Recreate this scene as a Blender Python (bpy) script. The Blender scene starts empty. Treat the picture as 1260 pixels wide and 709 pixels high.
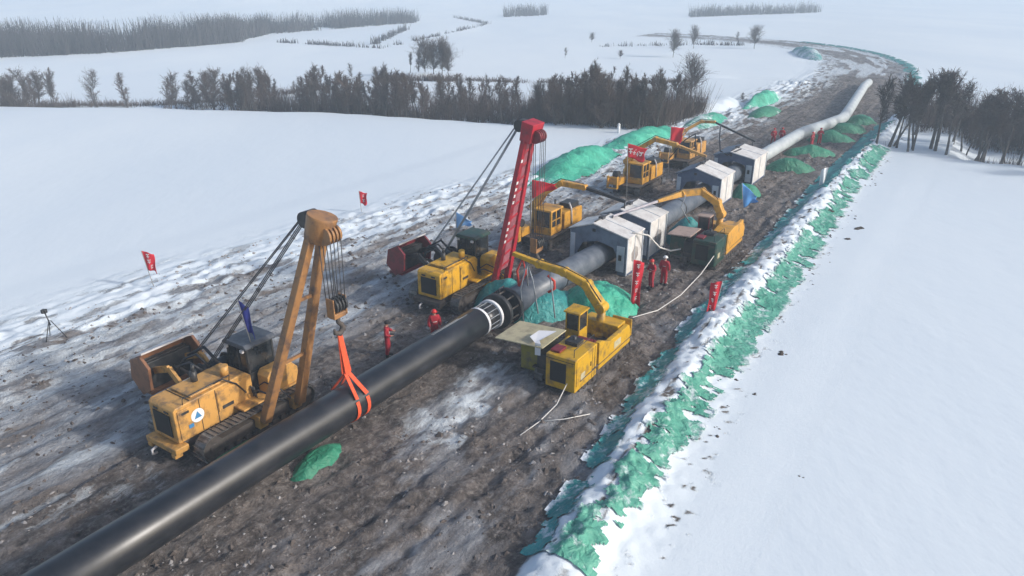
import bpy, math, random
import numpy as np
from mathutils import Vector, Matrix

R = math.radians
random.seed(11)
rng = np.random.default_rng(7)
C = bpy.context.scene.collection

# ------------------------------------------------------------------ camera
CAM_H = 16.5; FPX = 900.0; PITCH = math.atan(380 / 900)
cd = bpy.data.cameras.new('camera'); cam = bpy.data.objects.new('camera', cd); C.objects.link(cam)
cam.location = (0, 0, CAM_H); cam.rotation_euler = (math.pi / 2 - PITCH, 0, 0)
cd.sensor_width = 36; cd.lens = 36 * FPX / 1260; cd.clip_start = 0.1; cd.clip_end = 9000
bpy.context.scene.camera = cam

# ------------------------------------------------------------------ world, sun, exposure
SUN_EL, SUN_AZ = 27.0, 108.0        # azimuth clockwise from +Y
w = bpy.data.worlds.new('World'); bpy.context.scene.world = w; w.use_nodes = True
nt = w.node_tree
sky = nt.nodes.new('ShaderNodeTexSky'); sky.sky_type = 'NISHITA'; sky.sun_disc = False
sky.sun_elevation = R(SUN_EL); sky.sun_rotation = R(SUN_AZ); sky.air_density = 1.0; sky.dust_density = 2.5; sky.ozone_density = 1.2
nt.links.new(sky.outputs[0], nt.nodes['Background'].inputs[0]); nt.nodes['Background'].inputs[1].default_value = 0.13
sd = bpy.data.lights.new('sun', 'SUN'); sd.energy = 2.2; sd.angle = R(4); sd.color = (1.0, 0.96, 0.91)
sun = bpy.data.objects.new('sun', sd); C.objects.link(sun)
dv = Vector((math.sin(R(SUN_AZ)) * math.cos(R(SUN_EL)), math.cos(R(SUN_AZ)) * math.cos(R(SUN_EL)), math.sin(R(SUN_EL))))
sun.rotation_euler = dv.to_track_quat('Z', 'Y').to_euler()
S = bpy.context.scene
S.view_settings.view_transform = 'Standard'; S.view_settings.look = 'None'; S.view_settings.gamma = 1
S.view_settings.exposure = 0.38
S.cycles.use_denoising = True
S.cycles.max_bounces = 5; S.cycles.diffuse_bounces = 2; S.cycles.glossy_bounces = 2; S.cycles.volume_bounces = 1
S.cycles.transparent_max_bounces = 6

# ------------------------------------------------------------------ the site frame: u along the pipeline, v to its right
TH = math.atan2(637, 977); ST, CT = math.sin(TH), math.cos(TH)
OX, OY = -7.157675537439648, 24.817771722676355
def W(u, v, z=0.0): return Vector((OX + u * ST + v * CT, OY + u * CT - v * ST, z))
def uv_of(X, Y):
    X = X - OX; Y = Y - OY
    return X * ST + Y * CT, X * CT - Y * ST
def at(x, y, z=0.0):
    c, s = math.cos(PITCH), math.sin(PITCH)
    a = (x - 630) / FPX; b = -(y - 354.5) / FPX
    t = (CAM_H - z) / (s - b * c)
    return a * t, (c + b * s) * t

# ------------------------------------------------------------------ noise
def _h(ix, iy, s):
    n = (ix.astype(np.int64) * 374761393 + iy.astype(np.int64) * 668265263 + s * 144269) & 0x7fffffff
    n = ((n ^ (n >> 13)) * 1274126177) & 0x7fffffff
    n = n ^ (n >> 16)
    return (n & 0xffff) / 65535.0
def vn(x, y, s=0):
    x = np.asarray(x, float); y = np.asarray(y, float)
    ix = np.floor(x); iy = np.floor(y); fx = x - ix; fy = y - iy
    fx = fx * fx * (3 - 2 * fx); fy = fy * fy * (3 - 2 * fy)
    ix = ix.astype(np.int64); iy = iy.astype(np.int64)
    a = _h(ix, iy, s); b = _h(ix + 1, iy, s); c = _h(ix, iy + 1, s); d = _h(ix + 1, iy + 1, s)
    return (a * (1 - fx) + b * fx) * (1 - fy) + (c * (1 - fx) + d * fx) * fy
def fbm(x, y, s=0, o=4):
    t = 0; a = .5; n = 0
    for i in range(o):
        t = t + a * vn(x * 2 ** i, y * 2 ** i, s + 17 * i); n += a; a *= .5
    return t / n
def sst(a, b, x):
    t = np.clip((x - a) / (b - a), 0, 1); return t * t * (3 - 2 * t)

# ------------------------------------------------------------------ materials
M = {}
def mat(name, col, rough=0.7, col2=None, scale=3.0, metal=0.0, bump=0.0, bscale=None, lo=.4, hi=.65, spec=0.5, detail=6, stretch=None, alpha=None):
    m = bpy.data.materials.new(name); m.use_nodes = True; t = m.node_tree; b = t.nodes['Principled BSDF']
    b.inputs['Base Color'].default_value = (*col, 1); b.inputs['Roughness'].default_value = rough; b.inputs['Metallic'].default_value = metal
    b.inputs['Specular IOR Level'].default_value = spec
    tc = t.nodes.new('ShaderNodeTexCoord'); src = tc.outputs['Object']
    if stretch:
        mp = t.nodes.new('ShaderNodeMapping'); mp.inputs['Scale'].default_value = stretch; t.links.new(src, mp.inputs[0]); src = mp.outputs[0]
    if col2:
        n = t.nodes.new('ShaderNodeTexNoise'); n.inputs['Scale'].default_value = scale; n.inputs['Detail'].default_value = detail; n.inputs['Roughness'].default_value = .65
        t.links.new(src, n.inputs['Vector'])
        r = t.nodes.new('ShaderNodeMapRange'); r.inputs[1].default_value = lo; r.inputs[2].default_value = hi; t.links.new(n.outputs['Fac'], r.inputs[0])
        x = t.nodes.new('ShaderNodeMix'); x.data_type = 'RGBA'; x.inputs[6].default_value = (*col, 1); x.inputs[7].default_value = (*col2, 1)
        t.links.new(r.outputs[0], x.inputs[0]); t.links.new(x.outputs[2], b.inputs['Base Color'])
    if bump:
        n = t.nodes.new('ShaderNodeTexNoise'); n.inputs['Scale'].default_value = bscale or scale; n.inputs['Detail'].default_value = 5; t.links.new(src, n.inputs['Vector'])
        bp = t.nodes.new('ShaderNodeBump'); bp.inputs['Strength'].default_value = bump; bp.inputs['Distance'].default_value = .05
        t.links.new(n.outputs['Fac'], bp.inputs['Height']); t.links.new(bp.outputs[0], b.inputs['Normal'])
    M[name] = m; return m
def paint(name, col, dirt=(.10, .075, .06), hi=.72, rough=.45):
    return mat(name, col, rough, dirt, 2.3, lo=.47, hi=hi, bump=.15, bscale=6)
paint('yellow_old', (.62, .33, .085)); paint('yellow_new', (.68, .37, .02), hi=.76); paint('yellow_crane', (.60, .345, .012), hi=.74)
paint('orange_paint', (.64, .32, .035), hi=.76); paint('boom_brown', (.33, .165, .06), (.09, .06, .05)); paint('red_paint', (.42, .015, .03), (.12, .02, .03))
paint('olive_paint', (.22, .20, .02)); paint('dark_green', (.012, .055, .04)); paint('cream_paint', (.52, .47, .30), (.3, .26, .17))
paint('pink_web', (.36, .12, .15), (.16, .05, .06)); paint('dark_red', (.20, .02, .03), (.07, .02, .02)); paint('rust_brown', (.26, .12, .06), (.10, .05, .035)); paint('white_paint', (.62, .60, .60), (.42, .38, .36))
paint('pink_table', (.45, .33, .27), (.3, .2, .16)); paint('grey_lilac', (.42, .40, .44), (.2, .18, .2))
mat('black_frame', (.018, .02, .024), .5, (.05, .05, .05), 3); mat('cab_roof', (.045, .055, .07), .5, (.10, .11, .13), 3)
mat('track_steel', (.075, .068, .062), .6, (.17, .15, .13), 5, metal=.3, bump=.3); mat('track_plate', (.11, .105, .10), .45, (.24, .23, .22), 5, metal=.5)
mat('mud_steel', (.09, .075, .065), .85, (.05, .042, .04), 4); mat('grille_black', (.012, .012, .012), .8, (.03, .03, .03), 20, stretch=(1, 1, 8))
mat('glass', (.018, .024, .03), .12, (.07, .075, .08), 2.5, spec=.8, lo=.45, hi=.8); mat('cable', (.05, .052, .058), .6); mat('cable_pale', (.30, .33, .36), .7); mat('rope_white', (.68, .66, .62), .9)
mat('hose_black', (.015, .016, .022), .5); mat('rubber', (.03, .03, .032), .8)
mat('pipe_black', (.010, .012, .017), .36, (.032, .034, .04), 1.2, spec=.6, lo=.42, hi=.75, bump=.05, bscale=2.5); mat('pipe_steel', (.018, .019, .021), .35, (.05, .05, .055), 3, metal=.3)
mat('pipe_sky_grey', (.075, .095, .125), .42, (.15, .17, .20), 1.4, spec=.5); mat('pipe_sky_pale', (.42, .46, .48), .5, (.55, .59, .6), .8)  # far pipe's grey and pale tones include reflected sky in the colour
mat('ring_white', (.75, .76, .78), .6)
mat('sling_orange', (.78, .10, .028), .75, (.6, .07, .02), 9); mat('red_strap', (.62, .05, .03), .8)
mat('tent_white', (.70, .69, .67), .7, (.47, .44, .42), 1.6, bump=.25, lo=.42, hi=.72); mat('tent_shade_blue', (.15, .20, .27), .65, (.09, .12, .17), 1.6); mat('tent_navy', (.06, .09, .16), .6, (.10, .13, .2), 1.6); mat('tent_dark', (.025, .03, .036), .8)  # blue and navy tones paint the bluish shade of the gables
mat('tent_panel', (.50, .55, .60), .6, (.38, .42, .47), 2); mat('rust_smear', (.22, .19, .18), .8, (.4, .38, .36), 2)
mat('coverall_red', (.42, .012, .028), .8, (.27, .008, .018), 5, bump=.3, bscale=9); mat('skin', (.45, .25, .18), .6); mat('helmet_white', (.75, .75, .73), .35); mat('hat_dark', (.02, .018, .02), .9)
mat('helmet_red', (.55, .02, .02), .35); mat('boot_black', (.012, .012, .013), .6); mat('glove_grey', (.25, .25, .25), .9); mat('reflective', (.6, .6, .55), .5)
mat('flag_red', (.60, .012, .03), .8, (.45, .008, .02), 2); mat('flag_blue', (.10, .33, .72), .8, (.07, .25, .6), 2); mat('flag_navy', (.02, .03, .22), .8); mat('flag_sky', (.18, .38, .7), .8); mat('flag_white', (.78, .80, .82), .8)
mat('flag_pole', (.35, .34, .33), .6); mat('logo_white', (.8, .8, .8), .5); mat('logo_blue', (.05, .22, .45), .5)
mat('cloth_white', (.78, .78, .8), .9); mat('bark', (.055, .047, .043), .9, (.12, .11, .10), 6); mat('twig', (.075, .062, .058), .9, (.12, .10, .09), 1.0)
mat('twig_brown', (.11, .08, .066), .9, (.07, .052, .046), 1.0); mat('far_twig', (.05, .05, .055), .9, (.08, .08, .085), .1)
mat('dirty_ice', (.34, .33, .33), .8, (.2, .18, .165), 4); mat('dry_bush', (.06, .045, .035), .95, (.03, .024, .02), 4); mat('clod', (.075, .06, .052), .95, (.14, .12, .11), 3)

def net_mat(name, a, b_, snow=.0):
    m = bpy.data.materials.new(name); m.use_nodes = True; t = m.node_tree; b = t.nodes['Principled BSDF']; b.inputs['Roughness'].default_value = .55
    g = t.nodes.new('ShaderNodeNewGeometry')
    n = t.nodes.new('ShaderNodeTexNoise'); n.inputs['Scale'].default_value = .45; n.inputs['Detail'].default_value = 8; n.inputs['Roughness'].default_value = .7; t.links.new(g.outputs['Position'], n.inputs['Vector'])
    r = t.nodes.new('ShaderNodeMapRange'); r.inputs[1].default_value = .35; r.inputs[2].default_value = .65; t.links.new(n.outputs['Fac'], r.inputs[0])
    x = t.nodes.new('ShaderNodeMix'); x.data_type = 'RGBA'; x.inputs[6].default_value = (*a, 1); x.inputs[7].default_value = (*b_, 1); t.links.new(r.outputs[0], x.inputs[0])
    at_ = t.nodes.new('ShaderNodeAttribute'); at_.attribute_name = 'snow'
    n2 = t.nodes.new('ShaderNodeTexNoise'); n2.inputs['Scale'].default_value = 3.2; n2.inputs['Detail'].default_value = 7; n2.inputs['Roughness'].default_value = .7; t.links.new(g.outputs['Position'], n2.inputs['Vector'])
    ad = t.nodes.new('ShaderNodeMath'); ad.operation = 'ADD'; t.links.new(at_.outputs['Fac'], ad.inputs[0]); t.links.new(n2.outputs['Fac'], ad.inputs[1])
    r2 = t.nodes.new('ShaderNodeMapRange'); r2.inputs[1].default_value = .82; r2.inputs[2].default_value = 1.06; t.links.new(ad.outputs[0], r2.inputs[0])
    y = t.nodes.new('ShaderNodeMix'); y.data_type = 'RGBA'; y.inputs[7].default_value = (.76, .8, .84, 1); t.links.new(x.outputs[2], y.inputs[6]); t.links.new(r2.outputs[0], y.inputs[0])
    t.links.new(y.outputs[2], b.inputs['Base Color'])
    n3 = t.nodes.new('ShaderNodeTexNoise'); n3.inputs['Scale'].default_value = 2.4; n3.inputs['Detail'].default_value = 6; n3.inputs['Distortion'].default_value = 1.2; t.links.new(g.outputs['Position'], n3.inputs['Vector'])
    bp = t.nodes.new('ShaderNodeBump'); bp.inputs['Strength'].default_value = .7; bp.inputs['Distance'].default_value = .25; t.links.new(n3.outputs['Fac'], bp.inputs['Height']); t.links.new(bp.outputs[0], b.inputs['Normal'])
    M[name] = m; return m
net_mat('net_green', (.012, .27, .17), (.09, .56, .38)); net_mat('net_berm', (.05, .27, .19), (.14, .44, .33)); net_mat('net_teal', (.012, .17, .17), (.05, .33, .32)); net_mat('net_dark', (.015, .16, .09), (.04, .27, .16))  # net_green's bright tone paints lit highlights; net_teal's hue paints the bank's bluish shade

SNOW_A, SNOW_B = (.765, .825, .86), (.685, .76, .82)
def ground_mat(name):
    m = bpy.data.materials.new(name); m.use_nodes = True; t = m.node_tree; L = t.links; b = t.nodes['Principled BSDF']
    def N(k, **kw):
        n = t.nodes.new('ShaderNode' + k)
        for a, v in kw.items(): setattr(n, a, v)
        return n
    def noise(vec, sc, det=8, ro=.65, dist=0):
        n = N('TexNoise'); n.inputs['Scale'].default_value = sc; n.inputs['Detail'].default_value = det; n.inputs['Roughness'].default_value = ro; n.inputs['Distortion'].default_value = dist; L.new(vec, n.inputs['Vector']); return n.outputs['Fac']
    def rng_(f, a, c, lo=0, hi=1):
        r = N('MapRange'); r.inputs[1].default_value = a; r.inputs[2].default_value = c; r.inputs[3].default_value = lo; r.inputs[4].default_value = hi; L.new(f, r.inputs[0]); return r.outputs[0]
    def mix(f, a, c):
        x = N('Mix', data_type='RGBA'); L.new(f, x.inputs[0])
        for i, q in ((6, a), (7, c)):
            if isinstance(q, tuple): x.inputs[i].default_value = (*q, 1)
            else: L.new(q, x.inputs[i])
        return x.outputs[2]
    def math_(op, a, c):
        x = N('Math', operation=op)
        for i, q in ((0, a), (1, c)):
            if isinstance(q, (int, float)): x.inputs[i].default_value = q
            else: L.new(q, x.inputs[i])
        return x.outputs[0]
    U = N('UVMap').outputs[0]
    st = N('Mapping'); st.inputs['Scale'].default_value = (.62, 1.45, 1); L.new(U, st.inputs[0]); stv = st.outputs[0]
    A = N('Attribute', attribute_name='snow').outputs['Fac']; I = N('Attribute', attribute_name='ice').outputs['Fac']
    mud = mix(rng_(noise(U, .35), .35, .65), (.068, .055, .048), (.22, .188, .168))
    mud = mix(rng_(noise(U, 3.2, 12, .8), .5, .68), mud, (.33, .305, .29))
    mud = mix(rng_(noise(U, 9, 8, .8), .6, .72), mud, (.42, .42, .43))
    mud = mix(rng_(noise(U, 1.6, 8, .7), .5, .32), mud, (.028, .024, .024))
    ice = mix(rng_(noise(stv, 1.3, 12, .8), .34, .62), (.08, .082, .095), (.46, .48, .51))
    ice = mix(rng_(noise(stv, .45, 7), .46, .64), ice, (.17, .145, .13))
    ice = mix(rng_(noise(U, 5, 8, .8), .56, .7), ice, (.42, .41, .41))
    col = mix(rng_(math_('ADD', I, noise(stv, .9, 8, .7)), .85, 1.15), mud, ice)
    pm = N('Mapping'); pm.inputs['Scale'].default_value = (1, .35, 1); pm.inputs['Rotation'].default_value = (0, 0, .5); L.new(N('NewGeometry').outputs['Position'], pm.inputs[0])
    pn = N('TexNoise'); pn.inputs['Scale'].default_value = .03; pn.inputs['Detail'].default_value = 7; pn.inputs['Roughness'].default_value = .6; L.new(pm.outputs[0], pn.inputs['Vector'])
    snow = mix(rng_(pn.outputs['Fac'], .35, .65), SNOW_A, SNOW_B)
    sn = rng_(math_('ADD', A, noise(stv, 2.2, 12, .82)), .86, 1.2)
    col = mix(sn, col, snow); L.new(col, b.inputs['Base Color'])
    ro = rng_(noise(U, 1.3), .4, .6, .5, .85); L.new(ro, b.inputs['Roughness']); b.inputs['Specular IOR Level'].default_value = .35
    hh = math_('ADD', noise(stv, 2.2, 9, .75), noise(U, 6, 5, .7))
    bp = N('Bump'); bp.inputs['Distance'].default_value = .16; L.new(hh, bp.inputs['Height']); L.new(rng_(A, .6, 1.0, .95, .12), bp.inputs['Strength']); L.new(bp.outputs[0], b.inputs['Normal'])
    M[name] = m; return m
ground_mat('work_ground')
def snow_mat():
    m = bpy.data.materials.new('snow'); m.use_nodes = True; t = m.node_tree; b = t.nodes['Principled BSDF']; b.inputs['Roughness'].default_value = .75; b.inputs['Specular IOR Level'].default_value = .3
    g = t.nodes.new('ShaderNodeNewGeometry')
    def nz(sc, d, st=(1, 1, 1)):
        mp = t.nodes.new('ShaderNodeMapping'); mp.inputs['Scale'].default_value = st; mp.inputs['Rotation'].default_value = (0, 0, .5); t.links.new(g.outputs['Position'], mp.inputs[0])
        n = t.nodes.new('ShaderNodeTexNoise'); n.inputs['Scale'].default_value = sc; n.inputs['Detail'].default_value = d; n.inputs['Roughness'].default_value = .6; t.links.new(mp.outputs[0], n.inputs['Vector']); return n.outputs['Fac']
    r = t.nodes.new('ShaderNodeMapRange'); r.inputs[1].default_value = .35; r.inputs[2].default_value = .65; t.links.new(nz(.03, 7, (1, .35, 1)), r.inputs[0])
    x = t.nodes.new('ShaderNodeMix'); x.data_type = 'RGBA'; x.inputs[6].default_value = (*SNOW_A, 1); x.inputs[7].default_value = (*SNOW_B, 1); t.links.new(r.outputs[0], x.inputs[0])
    t.links.new(x.outputs[2], b.inputs['Base Color'])
    bp = t.nodes.new('ShaderNodeBump'); bp.inputs['Strength'].default_value = .25; bp.inputs['Distance'].default_value = .2; t.links.new(nz(.5, 7, (1, .5, 1)), bp.inputs['Height']); t.links.new(bp.outputs[0], b.inputs['Normal'])
    M['snow'] = m
snow_mat()

# ------------------------------------------------------------------ mesh building
class MB:
    def __init__(s): s.v = []; s.f = []; s.mi = []; s.mats = []; s.sm = []; s.cur = 0
    def use(s, m):
        if m not in s.mats: s.mats.append(m)
        s.cur = s.mats.index(m); return s
    def add(s, vs, fs, smooth=False):
        o = len(s.v); s.v += [tuple(p) for p in vs]
        for f in fs: s.f.append([i + o for i in f]); s.mi.append(s.cur); s.sm.append(smooth)
        return s
    def box(s, c, d, rot=None):
        x, y, z = [q / 2 for q in d]; c = Vector(c)
        p = [Vector((a * x, b * y, e * z)) for a in (-1, 1) for b in (-1, 1) for e in (-1, 1)]
        if rot is not None: p = [rot @ q for q in p]
        return s.add([c + q for q in p], [(0, 1, 3, 2), (4, 6, 7, 5), (0, 4, 5, 1), (2, 3, 7, 6), (0, 2, 6, 4), (1, 5, 7, 3)])
    def bb(s, x0, x1, y0, y1, z0, z1): return s.box(((x0 + x1) / 2, (y0 + y1) / 2, (z0 + z1) / 2), (abs(x1 - x0), abs(y1 - y0), abs(z1 - z0)))
    def beam(s, a, b, wd, h, w2=None, h2=None, up=(0, 0, 1)):
        a = Vector(a); b = Vector(b); d = (b - a).normalized(); u = Vector(up)
        if abs(d.dot(u)) > .99: u = Vector((0, 1, 0))
        r = d.cross(u).normalized(); u = r.cross(d)
        w2 = w2 or wd; h2 = h2 or h
        vs = [p + r * (sx * ww / 2) + u * (sy * hh / 2) for p, ww, hh in ((a, wd, h), (b, w2, h2)) for sx, sy in ((-1, -1), (1, -1), (1, 1), (-1, 1))]
        return s.add(vs, [(0, 3, 2, 1), (4, 5, 6, 7), (0, 1, 5, 4), (1, 2, 6, 5), (2, 3, 7, 6), (3, 0, 4, 7)])
    def prism(s, pts, axis, a, b, smooth=False):
        n = len(pts)
        def P(p, t): return {'x': (t, p[0], p[1]), 'y': (p[0], t, p[1]), 'z': (p[0], p[1], t)}[axis]
        vs = [P(p, a) for p in pts] + [P(p, b) for p in pts]
        fs = [tuple(range(n))[::-1], tuple(range(n, 2 * n))] + [(i, (i + 1) % n, n + (i + 1) % n, n + i) for i in range(n)]
        return s.add(vs, fs, smooth)
    def tube(s, path, r, n=8, caps=True, smooth=True):
        path = [Vector(p) for p in path]; vs = []; k = len(path)
        rr = r if isinstance(r, (list, tuple)) else [r] * k
        t0 = (path[1] - path[0]).normalized(); u = Vector((0, 0, 1)) if abs(t0.z) < .9 else Vector((1, 0, 0))
        u = (u - t0 * u.dot(t0)).normalized()
        for i, p in enumerate(path):
            t = (path[min(i + 1, k - 1)] - path[max(i - 1, 0)]).normalized(); u = (u - t * u.dot(t)).normalized(); b = t.cross(u)
            for j in range(n):
                a = 2 * math.pi * j / n; vs.append(p + (u * math.cos(a) + b * math.sin(a)) * rr[i])
        fs = [(i * n + j, i * n + (j + 1) % n, (i + 1) * n + (j + 1) % n, (i + 1) * n + j) for i in range(k - 1) for j in range(n)]
        s.add(vs, fs, smooth)
        if caps:
            o = len(s.v) - len(vs); 
            s.f.append([o + j for j in range(n)][::-1]); s.mi.append(s.cur); s.sm.append(False)
            s.f.append([o + (k - 1) * n + j for j in range(n)]); s.mi.append(s.cur); s.sm.append(False)
        return s
    def cyl(s, a, b, r, n=16, r2=None): return s.tube([a, b], [r, r2 if r2 is not None else r], n)
    def build(s, name, parent=None, m=None, bevel=0, xf=None):
        me = bpy.data.meshes.new(name); me.from_pydata([tuple(xf @ Vector(p)) for p in s.v] if xf else s.v, [], s.f)
        for q in (s.mats if s.mats else [m]): me.materials.append(M[q] if isinstance(q, str) else q)
        if len(s.mats) > 1: me.polygons.foreach_set('material_index', s.mi)
        me.polygons.foreach_set('use_smooth', s.sm); me.update()
        o = bpy.data.objects.new(name, me); C.objects.link(o)
        if parent: o.parent = parent
        if bevel:
            bv = o.modifiers.new('bevel', 'BEVEL'); bv.width = bevel; bv.segments = 2; bv.limit_method = 'ANGLE'; bv.angle_limit = R(40)
        return o
def part(name, parent, m, fn, bevel=0.0, label=None):
    b = MB(); b.use(m); fn(b); o = b.build(name, parent, bevel=bevel)
    if label: o['label'] = label
    return o
def tag(o, label, cat, group=None):
    o['label'] = label; o['category'] = cat
    if group: o['group'] = group
    return o
def thing(name, loc, rz, label, cat, group=None):
    o = bpy.data.objects.new(name, None); C.objects.link(o); o.empty_display_size = .3
    o.location = loc; o.rotation_euler = (0, 0, rz); return tag(o, label, cat, group)
def at_uv(name, u, v, label, cat, group=None, turn=0.0, z=0.0): return thing(name, W(u, v, z), -TH + turn, label, cat, group)
def struct(o): o['kind'] = 'structure'; return o
def grid_obj(name, P, uvs, mats, attrs=None, mask=None, smooth=True):
    """P: (n, m, 3) points; mask (n-1, m-1) keeps faces"""
    n, m_ = P.shape[:2]; idx = np.arange(n * m_).reshape(n, m_)
    q = np.stack([idx[:-1, :-1], idx[1:, :-1], idx[1:, 1:], idx[:-1, 1:]], -1)
    q = q[mask] if mask is not None else q.reshape(-1, 4)
    me = bpy.data.meshes.new(name); V = P.reshape(-1, 3)
    if mask is not None:
        used = np.unique(q); mp = np.full(n * m_, -1); mp[used] = np.arange(len(used)); q = mp[q]; V = V[used]
        attrs = {k: a.reshape(-1)[used] for k, a in (attrs or {}).items()}
        if uvs is not None: uvs = uvs.reshape(-1, 2)[used]
    else:
        attrs = {k: a.reshape(-1) for k, a in (attrs or {}).items()}
        if uvs is not None: uvs = uvs.reshape(-1, 2)
    me.vertices.add(len(V)); me.vertices.foreach_set('co', V.astype(np.float32).ravel())
    me.loops.add(q.size); me.loops.foreach_set('vertex_index', q.astype(np.int32).ravel())
    me.polygons.add(len(q)); me.polygons.foreach_set('loop_start', np.arange(0, q.size, 4, dtype=np.int32)); me.polygons.foreach_set('loop_total', np.full(len(q), 4, np.int32))
    me.update(calc_edges=True); me.polygons.foreach_set('use_smooth', np.full(len(q), smooth))
    for k, a in attrs.items():
        t = me.attributes.new(k, 'FLOAT', 'POINT'); t.data.foreach_set('value', a.astype(np.float32))
    if uvs is not None:
        l = me.uv_layers.new(name='UVMap'); l.data.foreach_set('uv', uvs[q.ravel()].astype(np.float32).ravel())
    me.materials.append(M[mats]); o = bpy.data.objects.new(name, me); C.objects.link(o); return o

# ------------------------------------------------------------------ centre line of the right of way
CL = [W(u, 0) for u in range(-20, 118, 8)] + [Vector((61.5, 134, 0)), Vector((69.5, 149, 0)), Vector((76, 166, 0)), Vector((79.5, 184, 0)), Vector((79, 202, 0)), Vector((73, 219, 0)), Vector((60, 236, 0)), Vector((42, 250, 0)), Vector((20, 262, 0))]
CLa = np.array([(p.x, p.y) for p in CL])
for _ in range(3):      # smooth by subdivision
    q = [CLa[0]]
    for a, b in zip(CLa[:-1], CLa[1:]): q += [a * .75 + b * .25, a * .25 + b * .75]
    q.append(CLa[-1]); CLa = np.array(q)
seg = np.r_[0, np.cumsum(np.hypot(*np.diff(CLa, axis=0).T))] - 20.0
nrm = np.gradient(CLa, axis=0); nrm /= np.linalg.norm(nrm, axis=1)[:, None]; nrm = np.stack([nrm[:, 1], -nrm[:, 0]], 1)
def SV(s, v):
    cx = np.interp(s, seg, CLa[:, 0]); cy = np.interp(s, seg, CLa[:, 1]); nx = np.interp(s, seg, nrm[:, 0]); ny = np.interp(s, seg, nrm[:, 1])
    return cx + nx * v, cy + ny * v
def nearest_sv(X, Y):
    X = np.asarray(X, float); Y = np.asarray(Y, float); sh = X.shape; X = X.ravel(); Y = Y.ravel()
    c = CLa[::2]; sg = seg[::2]; nn = nrm[::2]
    d = (X[:, None] - c[None, :, 0]) ** 2 + (Y[:, None] - c[None, :, 1]) ** 2
    k = d.argmin(1); v = (X - c[k, 0]) * nn[k, 0] + (Y - c[k, 1]) * nn[k, 1]
    v = np.where(d.min(1) > 1600, np.sign(v + 1e-6) * np.sqrt(d.min(1)), v)
    return sg[k].reshape(sh), v.reshape(sh)
def berm_edge(s): return np.interp(s, [-20, 2, 7, 16, 30, 50, 67, 110, 130, 200], [11.3, 10.0, 9.4, 8.6, 8.4, 7.9, 8.0, 8.5, 8.5, 8])
def left_edge(s): return np.interp(s, [-20, 5, 15, 28, 37, 66, 75, 100, 125, 200], [-16, -15.5, -14.5, -13, -10.5, -9.0, -8.0, -7.5, -7, -7])
# ------------------------------------------------------------------ terrain
BELT = np.array([(-170, 122), (-95, 109), (-72.6, 106), (-48.9, 104), (-25, 100), (-3, 92.7), (12.4, 86.5), (24, 83), (39, 76), (49, 70), (62, 62), (95, 44)], float)
def belt_y(X): return np.interp(X, BELT[:, 0], BELT[:, 1])
def field_h(X, Y):
    X = np.asarray(X, float); Y = np.asarray(Y, float)
    d = Y - belt_y(X)
    und = .5 * (fbm(X / 45, Y / 45, 3, 3) - .5)
    s, v = nearest_sv(X, Y)
    a = np.abs(v + np.where(s < 125, 5, 0)); wd = np.where(s < 125, 15.0, 6.5)
    near = sst(wd, wd + 3.5, a); out = sst(wd + 6, wd + 22, a)
    val = sst(wd + 5.5, wd + 9, a) * (-1.5 * sst(-1, 5, d) * sst(34, 14, d))
    h = val + und * out - .55 * (1 - near)
    # distant rise
    h = h + 9 * np.exp(-((X + 200) / 110) ** 2 - ((Y - 560) / 80) ** 2) + 5 * sst(250, 900, Y) * (fbm(X / 260, Y / 200, 9, 3) - .35)
    return h
xs = np.unique(np.r_[np.arange(-170, 170, 2.0), np.arange(-520, -170, 10), np.arange(170, 520, 10), np.linspace(-4000, -520, 18), np.linspace(520, 4000, 18)])
ys = np.unique(np.r_[np.arange(-60, 0, 15), np.arange(0, 260, 2.0), np.arange(260, 900, 12), np.linspace(900, 6000, 16)])
XX, YY = np.meshgrid(xs, ys, indexing='ij')
P = np.stack([XX, YY, field_h(XX, YY)], -1)
struct(grid_obj('snow_field', P, None, 'snow'))

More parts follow.
